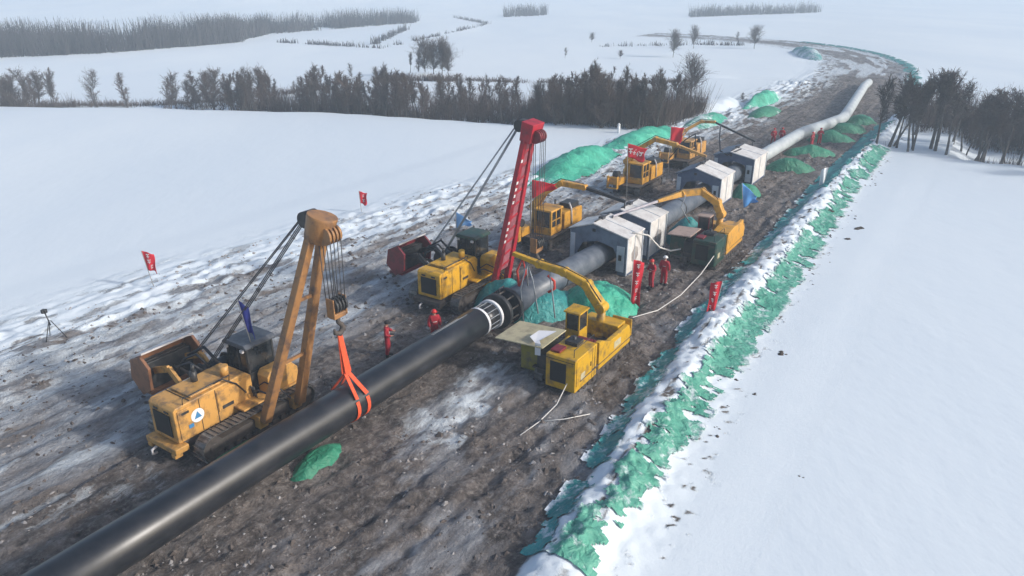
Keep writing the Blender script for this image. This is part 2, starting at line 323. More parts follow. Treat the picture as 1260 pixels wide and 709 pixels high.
def snowiness(s, v):
    """how much snow lies on the ground of the work strip, and how icy it is"""
    E = berm_edge(s); Lf = left_edge(s)
    wob = 3.6 * (fbm(s / 7, v / 3, 21, 4) - .5)
    d = v - Lf + wob
    a = 1.0 - .42 * sst(-4.0, 1.0, d) - .58 * sst(.5, 9.0, d)                                  # left margin
    a = a - .55 * sst(.48, .66, fbm(s / 1.6, v / .5, 27, 5)) * sst(-9, -4.5, d) * sst(8, 2, d)
    a = np.maximum(a * 1.0, .52 * sst(.42, .72, fbm(s / 3, v / .8, 31, 5)) * sst(2, -6, v))
    a = np.maximum(a, sst(-.5, .25, v - E - .35 + .5 * (fbm(s / 1.2, v / 1.2, 41, 3) - .5)))   # berm
    o_ = v - E
    a = np.where((o_ > .8) & (o_ < 2.3), a - .75 * sst(.52, .68, fbm(s / .6, v / .2, 45, 4)) * np.exp(-((o_ - 1.35) / .5) ** 2), a)
    a = np.where(o_ > 2.2, a - .8 * sst(.70, .76, fbm(s / .35, v / .3, 47, 3)) * np.exp(-((o_ - 3.5) / .7) ** 2), a)
    # snow left between the pipe and the crane, and along the pipe
    g = lambda s0, v0, rs, rv: np.exp(-((s - s0) / rs) ** 2 - ((v - v0) / rv) ** 2)
    p = g(5.0, 3.2, 2.0, 1.1) + .8 * g(2.2, 4.6, 1.6, 1.2) + .8 * g(7.5, 2.4, 1.6, .8) + .9 * g(2.5, -1.0, 2.6, .42) + .55 * g(-6, 6, 3, 1.6) + .6 * g(-6.5, -3, 2.5, 1.6) + .5 * g(30, 7, 6, .8)
    a = np.maximum(a, np.clip(p, 0, 1) * .74 * sst(.25, .6, fbm(s / .9, v / .7, 51, 4)))
    farm = sst(118, 140, s)
    a = np.maximum(a, farm * .6 * sst(.5, .62, fbm(s / 14, v / 1.8, 61, 3)))
    a = np.maximum(a, sst(118, 130, s) * sst(7.0, 10.0, np.abs(v)))
    ice = sst(-3.0, -7.5, v) * (1 - .5 * sst(30, 60, s)) + .5 * farm + .30 * sst(5.2, 8.5, v)
    fr = np.exp(-((s - 4.5) / 5.5) ** 2) * np.exp(-((v - 3.6) / 2.6) ** 2) + .5 * np.exp(-((s + 8) / 6) ** 2) * np.exp(-((v - 5) / 4) ** 2)
    ice = ice + .62 * fr + .26 * sst(.48, .68, fbm(s / 3.2, v / 1.2, 57, 4)) * sst(2, 3.5, v)
    a = np.maximum(a, .66 * fr * sst(.42, .62, fbm(s / 1.1, v / .8, 53, 5)))
    return np.clip(a, 0, 1), np.clip(ice, 0, 1)
def strip_z(s, v):
    a, ice = snowiness(s, v); E = berm_edge(s); Lf = left_edge(s)
    far = sst(118, 130, s)
    z = .03 + .05 * a * 0
    rough = sst(-9, -2, v - Lf) * sst(.6, -.3, v - E)
    clod = fbm(s / .55, v / .45, 71, 4) - .5
    rut = fbm(s / 3.2, v / .5, 81, 4) - .5
    under = 1 - .5 * sst(-1, -7, v)
    z = z + rough * (.34 * clod * under + .34 * rut * (1.4 - under) + .16 * (fbm(s / .9, v / .35, 83, 4) - .5) * (1 - under) * 2)
    for k_, (v0_, dp) in enumerate(((-5.1, .10), (-2.3, .08), (-8.6, .10), (-10.9, .12), (-12.8, .10), (4.9, .09), (6.9, .10), (8.2, .07), (2.6, .05))):
        q_ = v - v0_ - 1.1 * (fbm(s / 14, 0 * s + k_, 141 + k_, 2) - .5) * 2
        z = z + rough * dp * (-np.exp(-(q_ / .24) ** 2) + .6 * np.exp(-((np.abs(q_) - .42) / .13) ** 2)) * (.4 + .9 * fbm(s / .5, v / .3, 151 + k_, 2))
    z = z + .55 * rough * sst(.55, .85, fbm(s / 2.6, v / 2.2, 91, 4)) * sst(1.5, 3.5, v) * .45
    left = np.exp(-((v - Lf + 2.2) / 3.6) ** 2)                    # pushed up snow lumps
    lump = np.abs(fbm(s / 1.5, v / .9, 101, 4) - .5)
    z = z + (1 - far) * left * (.08 + 1.6 * lump * fbm(s / 4, v / 3, 111, 2))
    br = np.exp(-(np.abs(v - E - 1.25) / .95) ** 2.6) * (.62 + .25 * (fbm(s / 2.5, 0 * v, 121, 3) - .5)) + .16 * np.exp(-((v - E - 2.4) / .9) ** 2)
    bl = .5 * (fbm(s / .9, v / .7, 131, 4) - .5) + .5 * (fbm(s / .3, v / .28, 137, 3) - .5)
    z = z + (1 - .6 * far) * br * (1 + .9 * bl) + .12 * (1 - far) * bl * sst(-.2, .6, v - E) * sst(4.6, 2.6, v - E)
    hi_ = np.where(s < 121.6, 16.4, 10.6); lo_ = np.where(s < 121.6, -27, -11)
    edge = np.minimum(hi_ - v, v - lo_)
    k_ = sst(.1, 2.6, edge); return .012 + k_ * (z + .02)
s1 = np.arange(-15, 44, .13); s2 = np.arange(44, 80, .28); s3 = np.arange(80, 262, .7)
ss = np.r_[s1, s2, s3]
def make_strip(name, ss, vv):
    SS, VV = np.meshgrid(ss, vv, indexing='ij'); X, Y = SV(SS, VV); Z = strip_z(SS, VV); a, ice = snowiness(SS, VV)
    if ss[0] < 0: Z[0, :] -= 1
    if ss[-1] > 200: Z[-1, :] -= 1
    return struct(grid_obj(name, np.stack([X, Y, Z], -1), np.stack([SS, VV], -1), 'work_ground', {'snow': a, 'ice': ice}))
make_strip('work_strip_ground', ss[ss < 122], np.arange(-27, 16.5, .14))
make_strip('work_strip_road', np.arange(121.3, 262, .7), np.arange(-11, 11.2, .35))

def gz(u, v):
    z = float(strip_z(np.array([float(u)]), np.array([float(v)]))[0]); return z

# the netting on the berm: ragged cloth showing through the snow
def berm_net(name, label, s0, s1_, step, o0, o1, thr, matn, lift=.045, seed=0, group='green dust nets pinned over the earth bank', snow=.0):
    ss = np.arange(s0, s1_, step); vv = np.arange(0, 1.0001, step / (o1 - o0))
    SS, T = np.meshgrid(ss, vv, indexing='ij'); off = o0 + T * (o1 - o0) + (np.interp(SS, [2, 7, 16, 30, 50, 67], [-.45, .1, .75, .65, .4, .2]) if o0 > 1 else 0); VV = berm_edge(SS) + off
    n = .6 * fbm(SS / .9, VV / .7, 200 + seed, 5) + .4 * fbm(SS / .3, VV / .9, 230 + seed, 4)
    n = (n - .5) * 1.7 + .5
    edge = np.minimum(T, 1 - T) * 2
    mk = (n + .34 * sst(0, .8, edge)) > thr
    X, Y = SV(SS, VV); Z = strip_z(SS, VV) + lift + .05 * fbm(SS / .4, VV / .4, 77 + seed, 3)
    mask = mk[:-1, :-1] & mk[1:, 1:]
    sn = snow + .35 * (fbm(SS / .8, VV / .6, 300 + seed, 3) - .35) + .25 * sst(.45, 0, edge)
    o = grid_obj(name, np.stack([X, Y, Z], -1), None, matn, {'snow': np.clip(sn, 0, 1)}, mask)
    return tag(o, label, 'net', group)
berm_net('dust_net', 'ragged green dust net with snow in its folds, outer side of the snow bank', -2, 68, .09, 1.15, 3.15, .58, 'net_berm', seed=3, snow=.22)
berm_net('dust_net', 'shade-tinted teal dust net along the inner foot of the snow bank beside the muddy track', -2, 46, .10, -.4, .85, .57, 'net_teal', seed=9, snow=.26)
berm_net('dust_net', 'smooth teal dust net over the far end of the bank before the right hand trees', 46, 84, .16, -.5, 1.3, .40, 'net_teal', seed=12)
berm_net('dust_net', 'thin faded green net strip along the outer edge of the far bend', 120, 214, .6, -1.5, 1.6, .56, 'net_teal', seed=15, snow=.1)

# ------------------------------------------------------------------ netted spoil heaps
def heap(name, label, u, v, lu, lv, h, ang, matn, snow=.1, seed=1, group=None, res=40, cat='heap', flat=1.0, step=None, sxy=None, zoff=0):
    n = res; A = np.linspace(-1.15, 1.15, n); a, b = np.meshgrid(A, np.linspace(-1.15, 1.15, max(16, int(n * min(1, max(.3, lv / lu))))), indexing='ij')
    r = np.hypot(a, b) + .22 * (fbm(a * 2.2 + seed * 9, b * 2.2, seed, 3) - .5)
    H = h * np.clip(1 - r ** 2, -.2, 1) ** 1 if flat == 1 else h * sst(1.02, flat, r)
    H = np.where(r < 1, H, -.25 * h * (r - 1) * 3)
    x = a * lu / 2; y = b * lv / 2
    wr = .22 * h * (fbm(x / 1.1, y / 1.1, seed + 5, 5) - .5) * 2 + .16 * h * np.abs(fbm(x / 2.6, y / 2.6, seed + 8, 3) - .5) * 3
    H = H + wr * sst(1.1, .7, r)
    H = np.where(r < 1.03, H, H - .35)
    uu = u + x * math.cos(ang) - y * math.sin(ang); vv = v + x * math.sin(ang) + y * math.cos(ang)
    X, Y = SV(uu, vv)
    sn = snow + .6 * (fbm(x / 3, y / 3, seed + 30, 4) - .5) + .15 * sst(.55, 1.05, r)
    mask = (r < 1.12)[:-1, :-1]
    o = grid_obj(name, np.stack([X, Y, H + zoff], -1), None, matn, {'snow': np.clip(sn, 0, 1)}, mask)
    return tag(o, label, cat, group)
G1 = 'spoil heaps wrapped in green dust net'
heap('netted_heap', 'long spoil heap under bright green net, starting behind the red boom', 44.8, -12.9, 20, 5.6, 1.45, R(-3), 'net_green', .14, 2, G1, 110, flat=.1)
heap('netted_heap', 'lower green netted spoil heap running on towards the tree belt behind the red flags', 59, -12.6, 19, 5.2, 1.2, R(4), 'net_green', .2, 4, G1, 100, flat=.12)
heap('netted_heap', 'snow streaked green netted heap between the dark crane arm and the tree belt', 73, -10.3, 14, 4.2, 1.0, R(3), 'net_green', .34, 6, G1, 60, flat=.2)
heap('netted_heap', 'dark green lens shaped netted heap at the left edge of the brown far track', 84, -6.2, 10, 3.2, .9, R(3), 'net_dark', .12, 8, G1, 50)
heap('netted_heap', 'bright green netted heap beside the far track next to the snow covered blue sheet', 93, -9.0, 17, 3.6, 1.5, R(2), 'net_green', .22, 10, G1, 60, flat=.2)
heap('netted_heap', 'small teal netted heap far off at the start of the bend', 176, -9, 26, 5, 1.6, 0, 'net_teal', .3, 12, G1, 50)
heap('snow_covered_sheet', 'pale blue sheet heaped with snow behind the far green heaps', 86, -13.5, 17, 7, 1.0, 0, 'snow', 0, 14, None, 40, 'sheet', flat=.3)
G2 = 'green netted mounds under the far pipe'
for k, (u, v, l, s) in enumerate(((54, 4.5, 4.6, 'nearest the white tent, low and half in snow'), (61.5, 4.6, 5.4, 'second along from the last tent'), (70, 4.9, 5.4, 'third along, beyond the far workers'), (76.5, 5.3, 4.6, 'fourth along, just before the pipe bends'), (83, 5.6, 4.4, 'farthest along, at the bend of the pipe'))):
    heap('netted_mound', 'green netted mound by the far pipe, ' + s, u, v, l, 2.5, 1.05, R(62), 'net_dark', .08, 40 + k, G2, 36, 'mound')
heap('netted_heap', 'bright green netted heap under the pipe right behind the yellow crane', 16.1, 3.6, 4.2, 4.4, 1.5, R(20), 'net_green', .02, 22, G1, 50)
heap('netted_heap', 'dark teal net sheet hanging over a low heap left of the raised pipe end', 13.6, -.6, 4.4, 3.2, 1.35, R(80), 'net_teal', 0, 24, G1, 44)
heap('netted_heap', 'teal netted heap under the raised pipe between its end and the yellow crane', 14.2, 1.6, 4.6, 3.0, 1.2, R(10), 'net_teal', 0, 34, G1, 44)
heap('netted_heap', 'dark green net sheet crumpled beside the second tent behind the green cabinets', 29.4, 3.6, 3.4, 2.6, 1.5, R(0), 'net_teal', 0, 26, G1, 40)
heap('netted_heap', 'green net sheet spread on the ground beside the tracks of the brown boom tractor', -3.2, -1.25, 4.4, 1.3, .42, R(2), 'net_dark', 0, 28, G1, 44, flat=.5)
heap('netted_heap', 'green net sheet spread on the ground under the right side of the black pipe', -1.9, 1.25, 2.8, 1.2, .32, R(-3), 'net_dark', 0, 30, G1, 44, flat=.5)
heap('netted_heap', 'dark green netted lump beside the third tent near the blue flag', 43, 3.6, 3.0, 2.2, 1.1, R(10), 'net_dark', 0, 32, G1, 36)

# ------------------------------------------------------------------ pipes
PR = .71
def pl(pts): return [W(*p) for p in pts]
pipe = thing('pipe_string', W(0, .75, 0), 0, 'long glossy black pipe hanging in an orange sling, white bands at its end', 'pipe')
def wpart(name, par, m, fn):
    b = MB(); b.use(m); fn(b); xf = par.matrix_basis.inverted() if False else Matrix.Translation(-par.location)
    return b.build(name, par, xf=Matrix.Rotation(-par.rotation_euler.z, 4, 'Z') @ xf)
wpart('pipe_barrel', pipe, 'pipe_black', lambda b: b.tube(pl([(u, .72, 1.22 + .02 * math.sin(u)) for u in (-16, -8, -4, 0, 3, 6, 9.0)]), PR, 48))
wpart('bare_end', pipe, 'pipe_steel', lambda b: b.tube(pl([(8.9, .72, 1.22), (10.1, .72, 1.22)]), PR - .05, 40))
wpart('end_band', pipe, 'ring_white', lambda b: b.tube(pl([(8.93, .72, 1.22), (9.08, .72, 1.22)]), PR + .012, 48))
wpart('end_band', pipe, 'ring_white', lambda b: b.tube(pl([(9.95, .72, 1.22), (10.12, .72, 1.22)]), PR + .05, 48))
def streaks(b):
    for k in range(7):
        a = -.6 + k * .45; b.tube([W(9.1, .72 + (PR - .03) * math.sin(a), 1.22 + (PR - .03) * math.cos(a)), W(9.94, .72 + (PR - .03) * math.sin(a), 1.22 + (PR - .03) * math.cos(a))], .02, 6)
wpart('strap_bars', pipe, 'cable_pale', streaks)
def label_on_pipe(b):
    for k, a in enumerate((.05, .17)):
        p = [W(u, .72 + (PR + .004) * math.sin(-a), 1.22 + (PR + .004) * math.cos(a)) for u in (5.6, 8.2 - k * .6)]; b.tube(p, .012, 4)
wpart('painted_marks', pipe, 'cable_pale', label_on_pipe)
wpart('pipe_mouth', pipe, 'hat_dark', lambda b: b.tube(pl([(10.1, .72, 1.22), (10.2, .72, 1.22)]), PR - .12, 40))

cl_ = thing('line_up_clamp', W(11.0, .72, 0), 0, 'dark round line-up clamp closing the gap between black pipe and grey pipe', 'clamp')
def clampf(b):
    for u in (10.55, 11.35): b.tube(pl([(u - .13, .76, 1.2), (u + .13, .76, 1.2)]), PR + .2, 32)
wpart('clamp_ring', cl_, 'black_frame', lambda b: b.tube(pl([(10.42, .76, 1.2), (10.68, .76, 1.2)]), PR + .2, 36))
wpart('clamp_ring', cl_, 'black_frame', lambda b: b.tube(pl([(11.3, .78, 1.2), (11.56, .78, 1.2)]), PR + .22, 36))
def bars(b):
    for k in range(10):
        a = k * math.pi / 5; o = PR + .14
        b.cyl(W(10.5, .76 + o * math.sin(a), 1.2 + o * math.cos(a)), W(11.5, .76 + o * math.sin(a), 1.2 + o * math.cos(a)), .045, 8)
wpart('tie_bars', cl_, 'track_steel', bars)
wpart('handle', cl_, 'cable', lambda b: b.tube(pl([(10.8, .76, 2.05), (10.8, .76, 2.35), (11.2, .76, 2.35), (11.2, .76, 2.05)]), .03, 6))

line = thing('welded_pipeline', W(20, 1.2, 0), 0, 'raised grey welded pipeline running through the tents and off to the bend', 'pipeline')
wpart('pipe_barrel', line, 'pipe_sky_grey', lambda b: b.tube(pl([(11.6, .8, 1.2), (16, .95, 1.15), (21, 1.15, 1.08), (30, 1.35, .95), (38, 1.45, .9), (46, 1.6, 1.0), (50, 1.75, 1.05)]), PR, 36))
wpart('pale_pipe_barrel', line, 'pipe_sky_pale', lambda b: b.tube(pl([(50.1, 1.75, 1.05), (56, 2.0, 1.1), (66, 2.3, 1.1), (68, 2.5, 1.1), (73, 3.3, 1.05), (79, 4.1, 1.0), (81, 4.15, 1.0), (90, 3.4, 1.05), (100, 2.5, 1.1), (113, 1.3, 1.0), (121, .7, .6)]), PR * .88, 24))  # paler far stretch, sky reflection set into its colour
def welds(b):
    for u, v, z in ((16.2, .957, 1.148), (28.2, 1.31, .98)): b.tube(pl([(u, v, z), (u + .14, v + .003, z)]), PR + .012, 36)
wpart('weld_band', line, 'pipe_steel', lambda b: b.tube(pl([(16.2, .957, 1.148), (16.34, .962, 1.146)]), PR + .012, 36))
wpart('weld_band', line, 'pipe_steel', lambda b: b.tube(pl([(33.2, 1.39, .93), (33.34, 1.392, .93)]), PR + .012, 36))

# ------------------------------------------------------------------ crawler tracks
def track(parent, x, y0, y1, rad, wd, z0=0.04, m='track_steel', sprocket='mud_steel'):
    """y0 < y1, rad = outer radius of the ends"""
    zc = z0 + rad; L = y1 - y0 - 2 * rad; per = 2 * L + 2 * math.pi * rad; n = int(per / .21)
    b = MB(); b.use('track_plate')
    def pos(t):
        t = t % per
        if t < L: return y0 + rad + t, z0, -math.pi / 2
        t -= L
        if t < math.pi * rad: a = -math.pi / 2 + t / rad; return y1 - rad + rad * math.cos(a), zc + rad * math.sin(a), a
        t -= math.pi * rad
        if t < L: return y1 - rad - t, zc + rad, math.pi / 2
        t -= L; a = math.pi / 2 + t / rad; return y0 + rad + rad * math.cos(a), zc + rad * math.sin(a), a
    for i in range(n):
        y, z, a = pos(i * per / n); nrm_ = Vector((0, math.cos(a), math.sin(a))); c = Vector((x, y, z)) - nrm_ * .03
        rot = Matrix.Rotation(a - math.pi / 2, 3, 'X'); b.use('track_plate'); b.box(c, (wd, .19, .035), rot)
        b.box(c + nrm_ * .035 + rot @ Vector((0, .06, 0)), (wd, .022, .06), rot)
    # chain under the plates
    b.use('mud_steel'); pth = [pos(i * per / 40) for i in range(41)]
    for sx in (-.11, .11): b.tube([(x + sx * wd / .55, y - .09 * math.cos(a), z - .09 * math.sin(a)) for y, z, a in pth], .05, 6, caps=False)
    tr = b.build('track', parent)
    part('sprocket', tr, sprocket, lambda q: (q.cyl((x - .17, y1 - rad, zc), (x + .17, y1 - rad, zc), rad - .14, 20), q.cyl((x - .24, y1 - rad, zc), (x + .24, y1 - rad, zc), rad * .35, 14)))
    part('idler', tr, sprocket, lambda q: (q.cyl((x - .15, y0 + rad, zc), (x + .15, y0 + rad, zc), rad - .14, 20), q.cyl((x - .22, y0 + rad, zc), (x + .22, y0 + rad, zc), rad * .3, 14)))
    def fr(q):
        q.bb(x - .13, x + .13, y0 + rad, y1 - rad, zc - rad * .42, zc + rad * .35)
        k = max(4, int(L / .42))
        for i in range(k): yy = y0 + rad + (i + .5) * L / k; q.cyl((x - .19, yy, z0 + .2), (x + .19, yy, z0 + .2), .13, 12)
    part('track_frame', tr, 'mud_steel', fr)
    return tr

# ------------------------------------------------------------------ pipelayer tractor (side boom)
def pipelayer(u0, v0, label, body, boomm, cwm, plate, closed, tip, feet, cabm='cab_roof', boomw=.32):
    t = at_uv('pipelayer_tractor', u0, v0, label, 'pipelayer', 'side boom tractors holding up the pipe')
    for x in (-1.42, 1.42): track(t, x, -2.75, 2.6, .56, .56)
    def hood(b):
        b.prism([(-3.02, .92), (-3.02, 2.25), (-2.9, 2.36), (.1, 2.42), (.35, 2.2), (.35, .92)], 'x', -.76, .76)
        b.bb(-.62, .62, -2.2, -.7, 2.4, 2.47)
    hd = part('engine_hood', t, body, hood, .05)
    part('radiator_grille', hd, 'grille_black', lambda b: b.bb(-.5, .5, -3.06, -3.03, 1.12, 2.02))
    part('door_panel', hd, body, lambda b: b.bb(.765, .80, -2.9, -2.1, 1.0, 2.2), .015); part('door_panel', hd, body, lambda b: b.bb(.765, .80, -1.25, -.1, 1.35, 2.2), .015)
    for a in ((.79, .812, -2.75, -2.45, 2.0, 2.1), (.79, .812, -1.1, -.6, 1.42, 1.56), (-.45, -.2, -3.05, -3.025, 2.08, 2.16), (.2, .45, -3.05, -3.025, 2.08, 2.16)): part('vent', hd, 'black_frame', lambda b, a=a: b.bb(*a))
    part('exhaust', t, 'black_frame', lambda b: (b.cyl((-.25, -1.4, 2.4), (-.25, -1.4, 2.9), .13, 14), b.cyl((-.25, -1.4, 2.9), (-.25, -1.36, 3.15), .07, 12)))
    part('air_filter', t, body, lambda b: b.cyl((.28, -.45, 2.42), (.28, -.45, 2.85), .17, 14))
    bp = part('bumper', t, body if closed is False else 'mud_steel', lambda b: (b.bb(-.92, .92, -3.3, -2.75, .62, .86), b.bb(-.85, -.6, -3.32, -3.0, .45, .62), b.bb(.6, .85, -3.32, -3.0, .45, .62)), .03)
    part('tow_hook', bp, 'white_paint', lambda b: b.tube([(-.3, -3.3, .6), (-.3, -3.5, .55), (-.3, -3.5, .38), (-.3, -3.32, .35)], .05, 8))
    part('chassis', t, 'mud_steel', lambda b: (b.bb(-.7, .7, -2.8, 2.5, .55, 1.0), b.bb(-1.4, 1.4, -.9, -.5, .5, .8), b.bb(-1.4, 1.4, 1.2, 1.7, .5, .8)))
    def fender(b):
        for s in (-1, 1): b.bb(s * 1.05 - .3 if s > 0 else -1.35, 1.35 if s > 0 else -.75, .3, 2.5, 1.2, 1.27)
    part('fender', t, body, lambda b: b.bb(.77, 1.36, -.6, 2.5, 1.2, 1.28), .015)
    part('fender', t, body, lambda b: b.bb(-1.36, -.77, -.6, 2.5, 1.2, 1.28), .015)
    # cab
    cb = part('cab', t, 'black_frame', lambda b: (b.bb(-.72, .55, .45, 1.75, 1.2, 2.1),
        [b.bb(x - .045, x + .045, y - .045, y + .045, 2.1, 3.2) for x in (-.67, .5) for y in (.5, 1.7)],
        b.bb(-.06, .02, .45, .53, 2.1, 3.2)), .02)
    part('cab_roof', cb, cabm, lambda b: b.prism([(-.8, 3.2), (-.8, 3.28), (-.68, 3.38), (.52, 3.38), (.64, 3.28), (.64, 3.2)], 'y', .36, 1.84), .02)
    for a in ((-.66, .49, .495, .51, 2.1, 3.2), (-.66, .49, 1.69, 1.705, 2.1, 3.2), (.495, .51, .53, 1.67, 2.1, 3.2), (-.69, -.675, .53, 1.67, 2.1, 3.2)): part('window', cb, 'glass', lambda b, a=a: b.bb(*a))
    part('operator_seat', cb, 'dark_red', lambda b: (b.bb(-.35, .2, .9, 1.4, 2.05, 2.2), b.bb(-.35, .2, 1.38, 1.5, 2.2, 2.75)), .03)
    part('fuel_tank', t, body, lambda b: b.prism([(.7, 1.28), (.7, 2.05), (.85, 2.25), (1.9, 2.25), (2.2, 1.9), (2.2, 1.28)], 'x', .66, 1.3), .04)
    part('handrail', t, 'black_frame', lambda b: b.tube([(.72, -2.6, 2.3), (.78, -2.6, 2.62), (.78, -.6, 2.66), (.72, -.6, 2.35)], .022, 6))
    part('work_lamp', cb, 'white_paint', lambda b: b.box((.4, .36, 3.12), (.16, .1, .12)), .01); part('work_lamp', cb, 'white_paint', lambda b: b.box((-.55, .36, 3.12), (.16, .1, .12)), .01)
    part('mirror', cb, 'black_frame', lambda b: (b.cyl((.6, .5, 2.6), (.85, .35, 2.7), .015, 6), b.box((.87, .34, 2.6), (.04, .14, .26))))
    part('hood_seam', hd, 'grille_black', lambda b: (b.bb(.762, .768, -2.0, -1.97, .95, 2.32), b.bb(.762, .768, -1.3, -1.27, .95, 2.32), b.bb(-.7, .7, -2.32, -2.29, 2.385, 2.40)))
    part('step', t, 'mud_steel', lambda b: (b.bb(1.38, 1.62, .9, 1.3, 1.0, 1.04), b.bb(1.38, 1.6, .9, 1.3, 1.24, 1.27)))
    part('oil_hose', t, 'hose_black', lambda b: (b.tube([(.8, .3, 1.5), (1.3, .2, 1.75), (1.8, .5, 1.5), (1.95, .9, 1.1)], .035, 6), b.tube([(.8, .5, 1.6), (1.2, .6, 1.9), (1.7, .9, 1.6), (1.9, 1.2, 1.1)], .03, 6), b.tube([(.5, -1.2, 2.45), (.75, -.9, 2.6), (.85, -.4, 2.2), (.8, 0, 1.6)], .03, 6)))
    part('control_levers', t, 'black_frame', lambda b: [b.cyl((.72 + .1 * k, .3, 1.28), (.72 + .1 * k, .22, 1.8), .025, 6) for k in range(4)])
    # winch and hoses on the counterweight side
    part('winch', t, 'black_frame', lambda b: (b.cyl((-1.3, -.35, 1.95), (-1.3, .75, 1.95), .34, 18), b.cyl((-1.3, -.42, 1.95), (-1.3, -.35, 1.95), .46, 18), b.cyl((-1.3, .75, 1.95), (-1.3, .82, 1.95), .46, 18), b.bb(-1.65, -.95, -.4, .8, 1.25, 1.6)), 0)
    part('hydraulic_hose', t, 'hose_black', lambda b: (b.tube([(-.85, -.5, 2.2), (-1.2, -.9, 2.75), (-1.7, -1.1, 2.5), (-2.0, -1.0, 2.0)], .05, 8), b.tube([(-.85, -.2, 2.2), (-1.3, -.5, 2.9), (-1.9, -.7, 2.6), (-2.3, -.9, 1.9)], .05, 8), b.tube([(-.7, .1, 2.3), (-1.5, 0, 2.95), (-2.2, -.3, 2.5)], .07, 8)))
    # counterweight: a hollow trough with hexagonal end plates on two arms
    hexa = [(-4.15, 1.55), (-3.95, 2.45), (-3.2, 2.75), (-2.75, 2.35), (-2.85, 1.35), (-3.5, .95)]
    cw = part('counterweight', t, cwm, lambda b: (b.beam((-4.05, -1.62, 1.55), (-4.05, .55, 1.55), .1, .5), b.beam((-3.95, -.53, 1.75), (-3.78, -.53, 2.5), 2.16, .06, up=(1, 0, 0)), b.bb(-4.05, -3.1, -1.62, .55, 1.0, 1.12)))
    part('end_plate', cw, cwm, lambda b: b.prism(hexa, 'y', -1.75, -1.62), .02); part('end_plate', cw, cwm, lambda b: b.prism(hexa, 'y', .55, .68), .02)
    part('top_plate', cw, plate, lambda b: b.add([(-3.9, -1.7, 2.52), (-3.1, -1.7, 2.84), (-3.1, .62, 2.84), (-3.9, .62, 2.52), (-3.9, -1.7, 2.6), (-3.1, -1.7, 2.92), (-3.1, .62, 2.92), (-3.9, .62, 2.6)], [(0, 1, 2, 3), (7, 6, 5, 4), (0, 4, 5, 1), (1, 5, 6, 2), (2, 6, 7, 3), (3, 7, 4, 0)]), label='worn white top plate')
    part('counterweight_slab', cw, 'black_frame', lambda b: [b.bb(-3.9 + k * .22, -3.74 + k * .22, -1.55, .5, 1.12, 2.3) for k in range(3)], .02)
    part('support_arm', cw, body if not closed else 'black_frame', lambda b: (b.beam((-.9, -1.2, 1.2), (-2.2, -1.2, 2.3), .12, .3), b.beam((-2.2, -1.2, 2.3), (-3.3, -1.2, 1.9), .12, .26)))
    part('support_arm', cw, body if not closed else 'black_frame', lambda b: (b.beam((-.9, .25, 1.2), (-2.2, .25, 2.3), .12, .3), b.beam((-2.2, .25, 2.3), (-3.3, .25, 1.9), .12, .26)))
    part('hydraulic_cylinder', cw, 'mud_steel', lambda b: (b.cyl((-.9, -.5, 1.5), (-2.0, -.5, 1.8), .11, 12), b.cyl((-2.0, -.5, 1.8), (-3.0, -.5, 1.9), .06, 10)))
    # boom
    tipv = Vector(tip); f0, f1 = Vector(feet[0]), Vector(feet[1])
    part('boom_mount', t, body, lambda b: (b.bb(1.1, 1.85, f0.y - .2, f0.y + .2, .45, 1.0), b.bb(1.1, 1.85, f1.y - .2, f1.y + .2, .45, 1.0), b.bb(.7, 1.2, f0.y - .1, f1.y + .1, .95, 1.25)), .03)
    sep = .26 if not closed else .34
    t0 = tipv + Vector((-.1, -sep, 0)); t1 = tipv + Vector((-.1, sep, 0)); up = (tipv - (f0 + f1) / 2).normalized().cross(Vector((0, 1, 0)))
    bm = part('boom', t, boomm, lambda b: (b.beam(f0, t0, boomw, boomw * 1.15, boomw * .9, boomw, up=(0, 1, 0)), b.beam(f1, t1, boomw, boomw * 1.15, boomw * .9, boomw, up=(0, 1, 0))), .03)
    ks = (.30, .62) if not closed else (.12, .2, .28, .36, .44, .52, .60, .68, .76, .84)
    part('cross_brace', bm, boomm, lambda b: [b.beam(f0.lerp(t0, k), f1.lerp(t1, k + (.0 if not closed else .03)), .1, .12) for k in ks])
    if closed: part('boom_web', bm, 'pink_web', lambda b: b.beam(f0.lerp(t0, .1).lerp(f1.lerp(t1, .1), .5), f0.lerp(t0, .9).lerp(f1.lerp(t1, .9), .5), (f1 - f0).length * .8, .04, sep * 1.9, .04, up=(1, 0, 0)))
    if closed: part('white_lettering', bm, 'logo_white', lambda b: [b.beam(f0.lerp(t0, k) + Vector((boomw * .52, -.07, 0)), f0.lerp(t0, k + .018) + Vector((boomw * .52, -.07, 0)), .16, .012, up=(1, 0, 0)) for k in (.3, .34, .38, .42, .55, .59, .63, .67, .8)])
    d = (tipv - (f0 + f1) / 2).normalized()
    if not closed:
        part('boom_head', bm, boomm, lambda b: (b.tube([tipv - d * .75 + Vector((-.05, 0, 0)), tipv + d * .12, tipv + d * .22], [.46, .56, .56], 14), ), .02)
    else:
        part('boom_head', bm, boomm, lambda b: b.beam(tipv - d * .75, tipv + d * .25, 1.0, .62, 1.1, .7, up=(1, 0, 0)), .03)
    pc = tipv + Vector((.34, .0, -.45))
    part('tip_pulley', bm, boomm if not closed else 'dark_red', lambda b: [b.cyl(pc + Vector((0, -.3 + .17 * k, 0)), pc + Vector((0, -.2 + .17 * k, 0)), .33, 18) for k in range(4)])
    part('pulley_cheek', bm, 'black_frame', lambda b: (b.cyl(tipv + Vector((-.62, -.3, .0)), tipv + Vector((-.62, .3, 0)), .3, 16), b.beam(tipv + Vector((-.1, 0, .1)), tipv + Vector((-.62, 0, 0)), .5, .2)))
    w0 = Vector((-1.3, .2, 2.25)); hk = tipv + Vector((-.72, 0, 0))
    cm = 'cable' if not closed else 'cable_pale'
